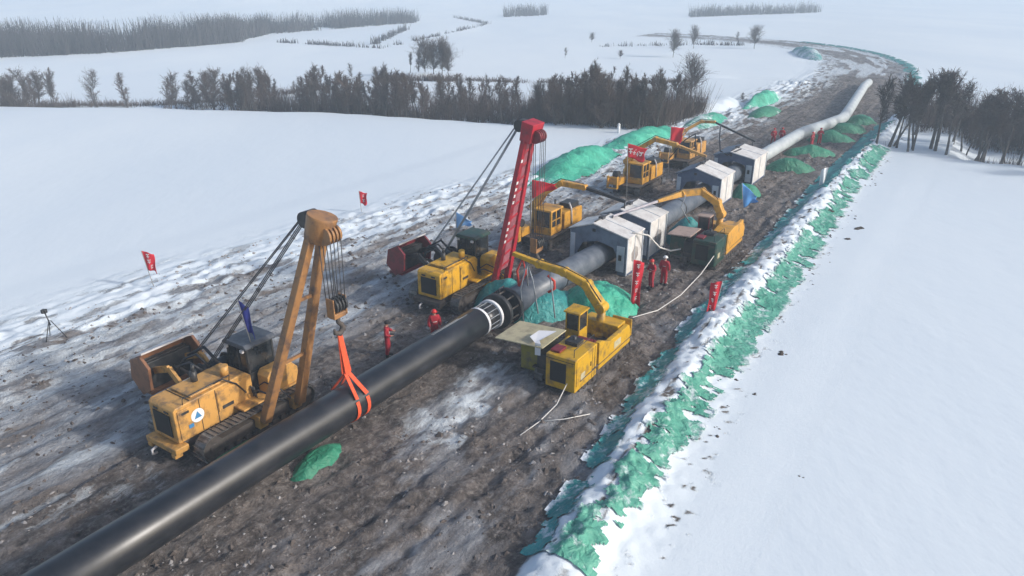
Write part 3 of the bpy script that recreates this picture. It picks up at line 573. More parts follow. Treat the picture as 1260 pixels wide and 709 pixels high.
    part('boom_cable', t, cm, lambda b: [b.cyl(hk + Vector((0, k * .11 - .2, 0)), w0 + Vector((0, k * .12 - .3, 0)), .022, 6) for k in range(3)])
    part('boom_cable', t, cm, lambda b: [b.cyl(hk + Vector((-.1, k * .1 - .1, .1)), Vector((-2.3, -.1 + k * .15, 2.35)), .022, 6) for k in range(2)])
    return t, pc
# brown boomed, old yellow
PL1 = dict(u0=-1.8, v0=-3.5)
t1, pc1 = pipelayer(-1.8, -3.5, 'old yellow side boom tractor with a brown boom, nearest and holding the orange sling', 'yellow_old', 'boom_brown', 'rust_brown', 'white_paint', False, (3.85, 2.0, 8.6), ((1.95, -.15, .75), (1.95, 1.55, .75)))
part('company_emblem', t1, 'logo_white', lambda b: b.cyl((.80, -2.15, 1.72), (.822, -2.15, 1.72), .27, 24))
part('company_emblem', t1, 'logo_blue', lambda b: (b.prism([(-2.3, 1.62), (-2.15, 1.9), (-2.0, 1.62)], 'x', .822, .834), b.bb(.802, .815, -2.55, -2.35, 1.35, 1.5)))
t2, pc2 = pipelayer(13.6, -3.6, 'yellow side boom tractor with a tall red boom and dark red counterweight', 'yellow_new', 'red_paint', 'dark_red', 'white_paint', True, (4.0, .75, 9.75), ((1.95, .2, .85), (1.95, 1.5, .85)), cabm='dark_green', boomw=.3)

def hook(label, base, pc, zb, n, group='hook blocks'):
    t = thing('hook_block', base, -TH, label, 'hook block', group)
    loc = Vector((0, 0, 0)); 
    hb = part('block', t, 'boom_brown', lambda b: (b.bb(-.2, .2, -.34, -.27, -.35, .42), b.bb(-.2, .2, .27, .34, -.35, .42), b.bb(-.16, .16, -.3, .3, -.4, -.2)), .03)
    part('sheave', t, 'black_frame', lambda b: [b.cyl((0, -.24 + k * .15, .1), (0, -.15 + k * .15, .1), .3, 18) for k in range(4)])
    part('hook', t, 'mud_steel', lambda b: b.tube([(0, 0, -.35), (0, 0, -.62), (0, .16, -.78), (0, .2, -.95), (0, .02, -1.1), (0, -.2, -1.0), (0, -.24, -.82)], [.09, .09, .1, .11, .11, .09, .03], 10))
    part('hoist_cable', t, 'cable', lambda b: [b.cyl((sx * .22, -.27 + k * .17, .1), (sx * .3, -.27 + k * .17, zb), .018, 6) for k in range(4) for sx in (-1, 1)])
    return t
pw = t1.matrix_basis  # local -> world for the near tractor
def loc2w(u0, v0, p): return W(u0 + p[1], v0 + p[0], p[2])
h1w = loc2w(-1.8, -3.5, pc1); hook('brown hook block with four sheaves hanging over the black pipe from the brown boom', (h1w.x, h1w.y, 5.35), pc1, h1w.z - 5.35, 4)
h2w = loc2w(13.6, -3.6, pc2); hook('hook block hanging on long pale cables under the red boom tip, behind the red flag', (h2w.x, h2w.y, 3.6), pc2, h2w.z - 3.6, 4)

# orange sling round the black pipe
sl = thing('lifting_sling', (h1w.x, h1w.y, 0), 0, 'bright orange lifting sling wrapped twice round the black pipe', 'sling')
hu, hv = uv_of(h1w.x, h1w.y)
def band(b, u, uo):
    # twisted together under the hook, parting above the pipe, then round it
    cz, cv, r = 1.22, .72, PR + .025; um = (hu + .45) / 2 + .05
    kn = W(um + uo * .07, cv - .05, 2.5); top = W(hu + uo * .04, hv, 4.35)
    for k in (-.07, .07): b.beam(top, kn + Vector((k, 0, 0)), .12, .03, .17, .03, up=(CT, -ST, 0))
    for sgn in (-1, 1): b.beam(kn, W(u, cv + sgn * r * .92, cz + r * .6), .17, .025, .17, .025, up=(CT, -ST, 0))
    # lower loop round the pipe
    n = 20; a0 = math.atan2(.92, .45); A = [a0 + (2 * math.pi - 2 * a0) * k / n for k in range(n + 1)]
    vs = []
    for a in A:
        for du in (-.085, .085):
            for rr in (r, r + .02): vs.append(W(u + du, cv + rr * math.sin(a), cz + rr * math.cos(a)))
    fs = []
    for k in range(n):
        o = k * 4; q = o + 4
        fs += [(o, o + 2, q + 2, q), (o + 1, q + 1, q + 3, o + 3), (o, q, q + 1, o + 1), (o + 2, o + 3, q + 3, q + 2)]
    b.add(vs, fs)
wpart('sling_band', sl, 'sling_orange', lambda b: band(b, .12, -1))
wpart('sling_band', sl, 'sling_orange', lambda b: band(b, .66, 1))

# ------------------------------------------------------------------ crane arm helper
def crane(parent, pts, wds, m, tipm=None, name='crane_arm'):
    pts = [Vector(p) for p in pts]
    bs = part('crane_column', parent, m, lambda b: (b.cyl(pts[0], pts[1], wds[0] * .6, 16, wds[0] * .45), b.cyl(pts[0] - Vector((0, 0, .05)), pts[0] + Vector((0, 0, .2)), wds[0] * .95, 18)))
    n = len(pts)
    a = part(name, parent, m, lambda b: ([b.beam(pts[i], pts[i + 1], wds[i], wds[i] * 1.25, wds[i + 1], wds[i + 1] * 1.25, up=(0, 1, 0)) for i in range(1, n - 2)], [b.cyl(pts[i] + Vector((0, -wds[i] * .7, 0)), pts[i] + Vector((0, wds[i] * .7, 0)), wds[i] * .62, 14) for i in range(1, n - 1)]), .025)
    part('arm_extension', parent, tipm or m, lambda b: b.beam(pts[n - 2], pts[n - 1], wds[n - 2] * .75, wds[n - 2] * .9, wds[n - 2] * .6, wds[n - 2] * .7, up=(0, 1, 0)), .015)
    def cy(b):
        q = pts[1].lerp(pts[2], .1) + Vector((0, 0, -.45)); e = pts[2].lerp(pts[3], .45)
        b.cyl(q, q.lerp(e, .6), .085, 10); b.cyl(q.lerp(e, .6), e, .05, 10)
    part('lift_cylinder', a, m, cy)
    part('arm_hose', a, 'hose_black', lambda b: b.tube([p + Vector((0, -.12, wds[min(i, len(wds) - 1)] * .8)) for i, p in enumerate(pts[1:-1])], .028, 6))
    return a

WG = 'crawler welding tractors with crane arms'
# ---- right hand one: yellow cabinets, cream awning
def cabinet_tractor(u0, v0, label, front, side, top, deck, armm, tipm, pts, wds, rear_h=1.5, awning=True):
    t = at_uv('welding_tractor', u0, v0, label, 'crawler tractor', WG, z=-.16 if awning else 0)
    for x in (-.92, .92): track(t, x, -2.3, 2.95, .40, .44)
    part('chassis', t, 'mud_steel', lambda b: (b.bb(-.7, .7, -2.2, 2.8, .35, .62), b.bb(-1.2, 1.2, -2.35, 2.9, .84, .90)))
    ca = part('generator_cabinet', t, front, lambda b: b.bb(-.28, 1.16, -2.75, -.75, .45, 2.0), .03)
    part('radiator_grille', ca, 'grille_black', lambda b: b.bb(-.05, .72, -2.775, -2.752, .78, 1.72))
    part('cabinet_door', ca, front, lambda b: b.bb(1.165, 1.19, -2.65, -1.25, .72, 1.9), .01)
    part('cabinet_door', ca, 'cream_paint', lambda b: b.bb(1.192, 1.2, -2.3, -1.9, .85, 1.2), .004, 'pale notice plate')
    part('door_seam', ca, 'grille_black', lambda b: (b.bb(1.162, 1.168, -1.2, -1.17, .5, 1.97), b.bb(1.162, 1.168, -.98, -.95, .5, 1.97), b.bb(-.25, 1.13, -2.756, -2.751, 1.82, 1.85)))
    part('door_handle', ca, 'black_frame', lambda b: b.bb(1.19, 1.215, -1.42, -1.36, 1.2, 1.4))
    part('handrail', t, 'black_frame', lambda b: b.tube([(.95, -.7, 1.95), (.95, -.7, 2.35), (.95, -2.5, 2.35), (.95, -2.5, 1.98)], .018, 6))
    part('tool_tray', ca, 'dark_red', lambda b: b.bb(-.2, .25, -2.5, -1.9, 2.0, 2.1), .01)
    part('exhaust', ca, 'black_frame', lambda b: (b.cyl((.3, -1.3, 1.98), (.3, -1.3, 2.35), .09, 12), b.bb(.0, .6, -1.6, -1.0, 1.99, 2.18)))
    part('side_cabinet', t, side, lambda b: b.bb(-1.95, -1.0, -2.1, -.4, .5, 1.75), .03)
    part('cabinet_frame', t, 'black_frame', lambda b: b.bb(-.98, -.3, -2.3, -.6, .62, 1.6), .02)
    if awning:
        part('awning_panel', t, deck, lambda b: b.box((-1.9, -1.35, 1.86), (2.5, 2.1, .05), Matrix.Rotation(R(-4), 3, 'Y')), .01)
    else:
        part('table_top', t, deck, lambda b: b.box((-1.35, -1.35, 1.9), (1.5, 1.9, .08), Matrix.Rotation(R(-3), 3, 'Y')), .02)
    rb = part('rear_deck', t, top, lambda b: b.prism([(-.62, .62), (-.62, 1.95), (-.35, 1.95), (.4, rear_h + .1), (2.5, rear_h + .1), (2.7, 1.3), (2.7, .62)], 'x', .98, 1.2), .02)
    part('notice_plate', rb, 'cream_paint', lambda b: b.bb(1.202, 1.212, .9, 1.6, 1.0, 1.35))
    part('rear_box', t, top, lambda b: (b.bb(-.95, .9, 1.9, 2.75, .9, 1.65), b.bb(.2, 1.2, 2.75, 2.85, .9, 1.75)), .03)
    part('gap_panel', t, 'dark_red', lambda b: b.bb(-.3, .95, -.7, .3, .9, 1.55), .02)
    cb = part('operator_cab', t, front if awning else 'dark_red', lambda b: (b.bb(-1.15, -.42, .5, 1.35, .9, 1.6), [b.bb(x - .03, x + .03, y - .03, y + .03, 1.6, 2.45) for x in (-1.12, -.45) for y in (.53, 1.32)]), .01)
    part('cab_roof', cb, front if awning else deck, lambda b: b.bb(-1.22, -.36, .42, 1.42, 2.45, 2.53), .015)
    part('window', cb, 'glass', lambda b: (b.bb(-1.1, -.47, .54, .55, 1.6, 2.45))); part('window', cb, 'glass', lambda b: b.bb(-.46, -.45, .55, 1.3, 1.6, 2.45))
    crane(t, pts, wds, armm, tipm)
    return t
tR = cabinet_tractor(9.8, 5.95, 'yellow crawler welding tractor with cream awning panel, right of the black pipe', 'yellow_crane', 'olive_paint', 'yellow_crane', 'cream_paint', 'yellow_crane', 'yellow_crane',
    [(-.15, 2.1, .9), (-.1, 2.15, 2.3), (-.95, 2.2, 3.27), (-2.2, 2.2, 3.66), (-3.6, 2.2, 3.78), (-5.15, 2.2, 4.0)], [.42, .42, .36, .33, .32, .34])
t3r = cabinet_tractor(27, 6.1, 'crawler tractor with dark green cabinets and orange crane arm beside the second tent', 'dark_green', 'dark_green', 'orange_paint', 'pink_table', 'orange_paint', 'grey_lilac',
    [(-.2, 1.5, .85), (0, 1.5, 2.5), (-.35, 1.5, 3.25), (-1.4, 1.4, 3.85), (-2.4, .6, 3.75), (-3.4, -.9, 3.45), (-4.9, -4.4, 3.1)], [.42, .42, .40, .38, .38, .2, .16], rear_h=2.0, awning=False)
part('engine_cover', t3r, 'orange_paint', lambda b: b.prism([(-.5, .9), (-.5, 2.0), (.6, 2.15), (2.4, 1.9), (2.9, 1.5), (2.9, .9)], 'x', .2, 1.22), .03)
tag(part('draped_cloth', None, 'cloth_white', lambda b: b.add([tuple(W(10 + y, 5.9 + x, z)) for x, y, z in ((-1.5, -2.2, 1.95), (-.9, -2.35, 1.98), (-.75, -2.5, 1.9), (-.75, -2.52, 1.35), (-1.05, -2.5, 1.3), (-1.45, -1.5, 1.98), (-.7, -1.2, 2.02), (-1.5, -2.2, 1.92), (-1.05, -2.5, 1.9))], [(0, 8, 1, 6, 5), (8, 2, 1), (8, 4, 3, 2)])), 'white cloth draped over the corner of the cream awning panel', 'cloth')

# ---- left hand ones: orange cab with a door, engine hood behind, arm reaching right
def cab_tractor(u0, v0, label, m, pts, wds, tipm, turn=0.0, dark=False):
    t = at_uv('welding_tractor', u0, v0, label, 'crawler tractor', WG, turn)
    for x in (-.98, .98): track(t, x, -2.3, 2.6, .42, .46)
    part('chassis', t, 'mud_steel', lambda b: (b.bb(-.7, .7, -2.2, 2.5, .4, .7), b.bb(-1.3, 1.3, -2.6, 2.6, .88, .96)))
    cb = part('operator_cab', t, m, lambda b: (b.bb(-.2, 1.1, -1.6, -.2, .96, 1.45),
        [b.bb(x - .07, x + .07, y - .07, y + .07, 1.45, 2.55) for x in (-.13, 1.03) for y in (-1.53, -.27)], b.bb(.99, 1.08, -.95, -.85, 1.45, 2.55), b.bb(.99, 1.08, -1.5, -.3, 1.85, 1.93)), .02)
    part('cab_roof', cb, m, lambda b: b.prism([(-.28, 2.55), (-.22, 2.66), (1.12, 2.66), (1.18, 2.55)], 'y', -1.7, -.1), .02)
    for a in ((-.08, .98, -1.56, -1.55, 1.3, 2.5), (1.02, 1.03, -1.45, -.35, 1.45, 2.5), (-.15, -.14, -1.45, -.35, 1.45, 2.5)): part('window', cb, 'glass', lambda b, a=a: b.bb(*a))
    hd = part('engine_hood', t, m, lambda b: b.prism([(.1, .96), (.1, 2.0), (.25, 2.1), (2.5, 2.05), (2.6, 1.9), (2.6, .96)], 'x', -.5, 1.15), .04)
    part('exhaust', hd, 'black_frame', lambda b: (b.bb(.1, 1.0, 1.2, 2.3, 2.08, 2.42), b.cyl((.0, .8, 2.0), (.0, .8, 2.7), .07, 10)))
    part('white_pipe', hd, 'white_paint', lambda b: b.tube([(1.0, .95, 2.6), (1.18, .95, 2.2), (1.22, 1.0, 1.1)], .06, 8))
    fp = part('front_frame', t, m, lambda b: (b.bb(-1.35, -.35, -2.9, -1.7, .96, 1.5), b.bb(-1.35, -1.25, -3.2, -2.9, .7, 1.7), b.bb(-.5, -.4, -3.2, -2.9, .7, 1.7), b.bb(-1.35, -.4, -3.25, -3.15, 1.6, 1.7), b.bb(-1.35, -.4, -3.25, -3.15, .7, .8)), .02)
    part('hose_reel', fp, 'black_frame', lambda b: b.cyl((-1.1, -2.4, 1.75), (-.6, -2.4, 1.75), .28, 16))
    part('storage_box', t, m, lambda b: b.bb(-1.3, -.55, -.2, 2.3, .96, 1.7), .03)
    crane(t, pts, wds, m, tipm)
    return t
cab_tractor(24.3, -4.3, 'yellow crawler tractor with a windowed cab, crane arm reaching over the nearest tent', 'orange_paint',
    [(-.85, -.6, .95), (-.75, -.6, 2.5), (-.35, -.5, 3.3), (1.0, -.2, 4.2), (2.6, .0, 4.1), (5.4, .3, 3.5)], [.42, .46, .4, .34, .30, .22], 'black_frame')
cab_tractor(39.6, -4.6, 'yellow crawler tractor behind the red banner flag, arm folded high before the third tent', 'orange_paint',
    [(-.85, -.6, .95), (-.75, -.6, 2.5), (-.35, -.5, 3.3), (1.4, -.2, 4.5), (3.1, .0, 4.2), (5.6, .3, 3.5)], [.42, .46, .4, .34, .30, .22], 'yellow_old')
cab_tractor(50.5, -4.6, 'farthest crawler tractor, mostly dark, with a thin black crane arm over the last tent', 'yellow_old',
    [(-.85, -.6, .95), (-.75, -.6, 2.5), (-.3, -.5, 3.2), (1.2, .3, 4.2), (2.4, .5, 4.25), (6.4, .3, 2.9)], [.4, .36, .3, .26, .22, .2], 'black_frame')

# lines from the right crane arm to the clamp and pipe end
def hanging(name, label, cat, m, paths, r=.03, group=None):
    o = MB(); o.use(m)
    for p in paths: o.tube([W(*q) for q in p], r, 6)
    return tag(o.build(name), label, cat, group)
tipR = (12, .8, 3.75)
hanging('sling_line', 'pale sling lines dropping from the yellow crane arm beside the pipe end', 'sling line', 'cable_pale', [[(12, 1.6, 3.55), (12.1, 1.9, 2.6), (12.0, 2.3, .9)], [(12, 1.6, 3.55), (11.6, 1.5, 2.2), (11.5, 1.75, .5)], [(12, 1.6, 3.55), (12.6, 1.3, 2.0)]], .035, 'loose lines')
hanging('sling_line', 'single pale line hanging left of the awning panel from the middle of the arm', 'sling line', 'cable_pale', [[(12, 2.9, 3.4), (12.0, 3.1, 2.2), (11.8, 3.4, 1.0)]], .035, 'loose lines')
hanging('red_strap', 'red strap loop over the arm tip above the grey pipe', 'strap', 'red_strap', [[(12.3, .95, 2.0), (12.35, 1.35, 2.8), (12.4, 1.1, 3.5), (12.35, .8, 2.8), (12.3, .95, 2.0)]], .06, 'red lifting straps')
hanging('red_strap', 'curled red strap hanging beside the teal netted heap', 'strap', 'red_strap', [[(12.2, 2.7, 3.0), (12.25, 3.05, 2.75), (12.3, 3.05, 2.35), (12.2, 2.75, 2.1)]], .07, 'red lifting straps')
hanging('rope', 'pale rope running from the yellow tractor across the mud to the lower snow bank', 'rope', 'rope_white', [[(7.3, 6.7, .75), (5.9, 6.9, .3), (4.6, 6.85, .16), (3.4, 6.7, .14)], [(4.6, 6.85, .16), (5.3, 7.6, .16), (6.2, 8.3, .17)]], .022, 'pale ropes and power cables')
hanging('power_cable', 'pale power cable stretched between the yellow tractor and the green cabinet tractor', 'cable', 'rope_white', [[(13.0, 7.0, 1.5), (16, 7.1, .75), (19, 7.2, .55), (22, 7.25, .8), (24.3, 7.2, 1.2)]], .025, 'pale ropes and power cables')
hanging('power_cable', 'white cable looping from the first tent roof to the green cabinet tractor', 'cable', 'rope_white', [[(21.6, 3.0, 2.65), (22.6, 3.6, 2.3), (23.6, 4.0, 1.3), (24.2, 4.5, 1.0), (24.6, 5.0, 1.1)]], .05, 'pale ropes and power cables')
hanging('power_cable', 'black cable looping from the far black arm down to the third tent roof', 'cable', 'hose_black', [[(51, -1.6, 4.1), (48.5, -.8, 3.4), (46.6, 0, 2.6), (45.8, .9, 2.5), (46.6, 1.8, 3.0)]], .07, 'black cables')
hanging('power_cable', 'black cable rising from the second yellow tractor to its arm', 'cable', 'hose_black', [[(41, -2.5, 2.7), (42, -1.6, 4.2), (41.4, -.6, 4.9), (40.4, -.1, 3.9)]], .05, 'black cables')
for nm, (u, v, z0, z1) in {'above the first tent, from the near yellow arm': (24.6, 1.05, 2.9, 3.5), 'above the first tent, from the long lilac arm': (22.55, 1.2, 2.9, 3.1), 'above the third tent, from the middle arm': (39.9, .95, 3.0, 3.5), 'above the last tent, from the black arm': (50.4, 1.7, 2.6, 2.95)}.items():
    hanging('tent_hanger', 'short steel hanger holding the tent ' + nm, 'hanger', 'cable', [[(u, v, z0), (u, v, z1)]], .05, 'tent hangers under the crane arms')
hanging('tie_rod', 'thin pale rod standing between the second tent and the orange arm', 'rod', 'cable_pale', [[(27.5, 4.4, 1.9), (27.0, 3.9, 3.0), (26.8, 4.2, 3.9)]], .04)

# ------------------------------------------------------------------ welding tents
def tent(u0, u1, v0, v1, he, hp, label, smear=True, face='tent_shade_blue'):
    t = at_uv('welding_tent', (u0 + u1) / 2, (v0 + v1) / 2, label, 'tent', 'welding tents straddling the pipe')
    hw = (v1 - v0) / 2; hl = (u1 - u0) / 2; th = .06
    part('side_wall', t, 'tent_white', lambda b: b.bb(hw - th, hw, -hl, hl, .12, he), .015)
    part('side_wall', t, 'tent_white', lambda b: b.bb(-hw, -hw + th, -hl, hl, .12, he), .015)
    if smear: part('rust_patch', t, 'rust_smear', lambda b: (b.prism([(-.3 * hl, he * .35), (.1 * hl, he * .25), (.5 * hl, he * .4), (.4 * hl, he * .62), (0, he * .7), (-.35 * hl, he * .55)], 'x', hw + .001, hw + .006)))
    def gable(y):
        op = .36 * (v1 - v0); cx = .0; pts_o = [(-hw, .12), (-hw, he), (-.35, hp), (hw, he), (hw, .12), (op, .12), (op, 1.1), (op * .75, 1.75), (0, 2.0), (-op * .75, 1.75), (-op, 1.1), (-op, .12)]
        return lambda b: b.prism(pts_o, 'y', y - .03, y + .03)
    g0 = part('gable_wall', t, face, gable(-hl + .03)); part('gable_wall', t, face, gable(hl - .03))
    part('cable_duct', g0, 'black_frame', lambda b: b.bb(-.08 - .3, .12 - .3, -hl - .04, -hl + .0, he + .1, he + .28))
    part('door_panel', g0, 'tent_panel', lambda b: b.bb(hw - .62, hw - .12, -hl - .05, -hl - .002, .35, he - .5), .01)
    part('window', g0, 'black_frame', lambda b: b.bb(hw - .48, hw - .28, -hl - .07, -hl - .051, 1.05, 1.4))
    part('door_panel', g0, 'tent_panel', lambda b: b.bb(-hw + .06, -hw + .36, -hl - .05, -hl - .002, .6, he - .2), .01)
    def roof(s):
        a = (-.35, hp + .02); c = (s * (hw + .1), he - .0); 
        return lambda b: b.prism([a, c, (c[0], c[1] + .07), (a[0], a[1] + .08)] if s > 0 else [c, a, (a[0], a[1] + .08), (c[0], c[1] + .07)], 'y', -hl - .05, hl + .05)
    part('roof_panel', t, 'tent_white', roof(1), .01); part('roof_panel', t, 'tent_shade_blue' if not smear else 'tent_white', roof(-1), .01)
    for y_ in (-hl + .03, hl - .03):
        part('corner_post', t, 'tent_panel', lambda b: b.bb(hw + .002, hw + .05, y_ - .05, y_ + .05, .1, he - .02))
    part('base_rail', t, 'tent_navy', lambda b: b.bb(hw + .002, hw + .04, -hl + .09, hl - .09, .1, .2))
    part('wall_rib', t, 'tent_panel', lambda b: b.bb(hw + .008, hw + .025, -.03, .03, .21, he - .05))
    part('roof_seam', t, 'tent_panel', lambda b: b.beam((-.3, .05, hp + .09), (hw + .08, .05, he + .085), .05, .03))
    part('lifting_bar', t, 'cable', lambda b: (b.cyl((-.35, -hl + .2, hp + .12), (-.35, hl - .2, hp + .12), .05, 10), b.bb(-.5, -.2, -.2, .2, hp + .06, hp + .22)))
    part('inner_dark_sheet', t, 'tent_dark', lambda b: b.bb(-hw + .07, -hw + .09, -hl + .1, hl - .1, .2, he - .05))  # dark sheets inside the walls make the tent opening darker
    part('inner_dark_sheet', t, 'tent_dark', lambda b: b.bb(hw - .09, hw - .07, -hl + .1, hl - .1, .2, he - .05))
    return t
tent(20.8, 23.1, -.75, 3.05, 2.45, 2.98, 'white welding tent nearest the black pipe, gable tinted blue grey for shade', True)
tent(24.25, 27.0, -.45, 3.0, 2.5, 3.0, 'white welding tent close behind the first, next to the green cabinets')
tent(37.9, 41.1, -.55, 3.0, 2.3, 2.9, 'third welding tent with gable tinted dark blue for shade and plain white right wall', False, 'tent_navy')
tent(46.0, 49.9, -.3, 3.2, 2.3, 2.7, 'last welding tent, where the pale far pipe comes out', False, 'tent_navy')
tag(part('equipment_box', None, 'tent_white', lambda b: b.add([tuple(W(*p)) for p in ((43.2, -.6, .0), (43.2, 1.2, 0), (45.0, 1.2, 0), (45.0, -.6, 0), (43.2, -.6, .3), (43.2, 1.2, .3), (45, 1.2, .3), (45, -.6, .3))], [(0, 1, 2, 3), (7, 6, 5, 4), (0, 4, 5, 1), (1, 5, 6, 2), (2, 6, 7, 3), (3, 7, 4, 0)])), 'low pale box on the ground under the pipe between third and last tent', 'box')

# ------------------------------------------------------------------ people
def human(pose):
    """joint tables for a 1.78 m figure facing -Y; returns (body mesh, coverall mesh)"""
    P_ = dict(pelvis=(0, 0, .98), waist=(0, .0, 1.12), chest=(0, .01, 1.34), neckb=(0, .01, 1.50), neck=(0, 0, 1.56), head=(0, -.015, 1.66), crown=(0, -.01, 1.735),
              hipl=(.095, 0, .94), kneel=(.11, -.03, .52), anklel=(.12, .02, .1), toel=(.13, -.15, .05), hipr=(-.095, 0, .94), kneer=(-.11, .01, .52), ankler=(-.12, .05, .1), toer=(-.14, -.12, .05),
              shl=(.19, .01, 1.44), ell=(.27, .03, 1.17), wrl=(.25, -.06, .93), shr=(-.19, .01, 1.44), elr=(-.27, .03, 1.17), wrr=(-.25, -.06, .93))
    P_.update(pose)
    rad = dict(pelvis=.135, waist=.125, chest=.145, neckb=.075, neck=.058, head=.088, crown=.06, hipl=.095, kneel=.062, anklel=.042, toel=.036, hipr=.095, kneer=.062, ankler=.042, toer=.036,
               shl=.062, ell=.045, wrl=.03, shr=.062, elr=.045, wrr=.03)
    ed = [('pelvis', 'waist'), ('waist', 'chest'), ('chest', 'neckb'), ('neckb', 'neck'), ('neck', 'head'), ('head', 'crown'), ('chest', 'shl'), ('shl', 'ell'), ('ell', 'wrl'), ('chest', 'shr'), ('shr', 'elr'), ('elr', 'wrr'),
          ('pelvis', 'hipl'), ('hipl', 'kneel'), ('kneel', 'anklel'), ('anklel', 'toel'), ('pelvis', 'hipr'), ('hipr', 'kneer'), ('kneer', 'ankler'), ('ankler', 'toer')]
    def skin(names, edges, extra_v=(), extra_e=(), grow=0.0):
        idx = {n: i for i, n in enumerate(names)}; vs = [Vector(P_[n]) for n in names]; es = [(idx[a], idx[b]) for a, b in edges if a in idx and b in idx]; rr = [rad[n] + grow * (1.4 if n in ('kneel', 'kneer', 'anklel', 'ankler', 'wrl', 'wrr', 'ell', 'elr') else 1) for n in names]
        for p, r_, par in extra_v:
            vs.append(Vector(p)); rr.append(r_); es.append((idx[par] if isinstance(par, str) else par, len(vs) - 1))
        me = bpy.data.meshes.new('figure'); me.from_pydata(vs, es, []); o = bpy.data.objects.new('figure_tmp', me); C.objects.link(o)
        sk = o.modifiers.new('skin', 'SKIN'); sk.use_smooth_shade = True
        for i, d in enumerate(me.skin_vertices[0].data): d.radius = (rr[i], rr[i] * (.78 if i < 3 else 1)); d.use_root = (i == 0)
        sb = o.modifiers.new('sub', 'SUBSURF'); sb.levels = 1; sb.render_levels = 1
        dg = bpy.context.evaluated_depsgraph_get(); out = bpy.data.meshes.new_from_object(o.evaluated_get(dg)); bpy.data.objects.remove(o)
        return out
    ex = []; nb = len(P_)
    names = list(P_.keys())
    k = nb
    for sd, wr, el in ((1, 'wrl', 'ell'), (-1, 'wrr', 'elr')):
        wv = Vector(P_[wr]); d = (wv - Vector(P_[el])).normalized(); side = Vector((0, 1, 0)); side = (side - d * side.dot(d)).normalized(); inn = d.cross(side) * (-sd)
        palm = wv + d * .07; ex.append((palm, .034, wr)); pi = k; k += 1
        for j, (o_, ln) in enumerate(((-.03, .075), (-.01, .085), (.011, .08), (.031, .062))):
            b0 = palm + side * o_ + d * .02; m1 = b0 + d * ln * .55 + inn * .012; m2 = b0 + d * ln * .85 + inn * .035
            ex.append((b0, .0095, pi)); ex.append((m1, .009, k)); ex.append((m2, .008, k + 1)); k += 3
        th0 = palm - side * .035 - d * .03 + inn * .01; th1 = th0 - side * .025 + d * .035 + inn * .02
        ex.append((th0, .012, pi)); ex.append((th1, .010, k)); k += 2
    body = skin(names, ed, ex)
    cn = [n for n in names if n not in ('neck', 'head', 'crown', 'toel', 'toer')]
    cover = skin(cn, ed, grow=.028)
    return body, cover
POSES = [human({}),
         human(dict(ell=(.33, -.05, 1.22), wrl=(.22, -.27, 1.18), elr=(-.31, .06, 1.2), wrr=(-.2, -.18, 1.12), kneel=(.12, -.06, .53), head=(.0, -.04, 1.655), crown=(0, -.05, 1.73))),
         human(dict(kneel=(.11, -.16, .55), anklel=(.12, -.14, .1), toel=(.13, -.32, .05), kneer=(-.11, .08, .53), ankler=(-.12, .26, .14), toer=(-.13, .12, .05), wrl=(.26, .12, .95), wrr=(-.26, -.2, .98)))]
def add_mesh(name, me, parent, m):
    me = me if m is None else me
    o = bpy.data.objects.new(name, me); C.objects.link(o); o.parent = parent; return o
for b_, c_ in POSES:
    b_.materials.clear(); b_.materials.append(M['skin']); c_.materials.clear(); c_.materials.append(M['coverall_red'])
    for q in (b_, c_): q.polygons.foreach_set('use_smooth', [True] * len(q.polygons))
def dome(b, c, r, h, n=14, k=5):
    vs = [];
    for i in range(k):
        a = i / (k) * math.pi / 2
        for j in range(n): t = 2 * math.pi * j / n; vs.append((c[0] + r * math.cos(a) * math.cos(t), c[1] + r * 1.12 * math.cos(a) * math.sin(t), c[2] + h * math.sin(a)))
    vs.append((c[0], c[1], c[2] + h)); fs = [(i * n + j, i * n + (j + 1) % n, (i + 1) * n + (j + 1) % n, (i + 1) * n + j) for i in range(k - 1) for j in range(n)] + [((k - 1) * n + j, (k - 1) * n + (j + 1) % n, k * n) for j in range(n)] + [tuple(range(n))[::-1]]
    b.add(vs, fs, True)
def person(u, v, face, pose, label, hat='helmet_white', sc=1.0, z=None):
    t = thing('person', W(u, v, gz(u, v) + .01 if z is None else z), face, label, 'person', 'workers in red coveralls'); t.scale = (sc, sc, sc)
    bd, cv = POSES[pose]; body = add_mesh('body', bd, t, None); add_mesh('coverall', cv, t, None)
    hy = -.05 if pose == 1 else -.01
    hp = part('hard_hat', t, hat, lambda b: (dome(b, (0, hy, 1.69), .125, .12), b.cyl((0, hy - .02, 1.675), (0, hy - .02, 1.692), .15, 16)))
    part('boot', t, 'boot_black', lambda b: b.prism([(.06, .0), (.06, .2), (-.04, .2), (-.08, .11), (-.2, .09), (-.23, .0)] if pose != 2 else [(-.06, .0), (-.06, .2), (-.18, .2), (-.22, .11), (-.36, .09), (-.4, .0)], 'x', .06, .18), .02)
    part('boot', t, 'boot_black', lambda b: b.prism([(.11, .0), (.11, .2), (.0, .2), (-.04, .11), (-.16, .09), (-.19, .0)] if pose != 2 else [(.32, .0), (.32, .2), (.22, .22), (.18, .11), (.06, .09), (.04, .0)], 'x', -.18, -.06), .02)
    part('reflective_band', t, 'reflective', lambda b: (b.tube([(.155 * math.cos(a), .12 * math.sin(a) , 1.2) for a in [k * math.pi / 8 for k in range(17)]], .018, 5, caps=False)))
    # face
    part('face_features', body, 'boot_black', lambda b: (b.box((.033, hy - .088, 1.675), (.018, .01, .008)), b.box((-.033, hy - .088, 1.675), (.018, .01, .008)), b.box((0, hy - .092, 1.61), (.04, .008, .007))))
    part('nose', body, 'skin', lambda b: b.prism([(hy - .08, 1.665), (hy - .115, 1.635), (hy - .08, 1.63)], 'x', -.012, .012))
    return t
person(5.6, -2.1, R(100), 1, 'worker in red coverall and dark hat, left of the black pipe', 'hat_dark', 1.04)
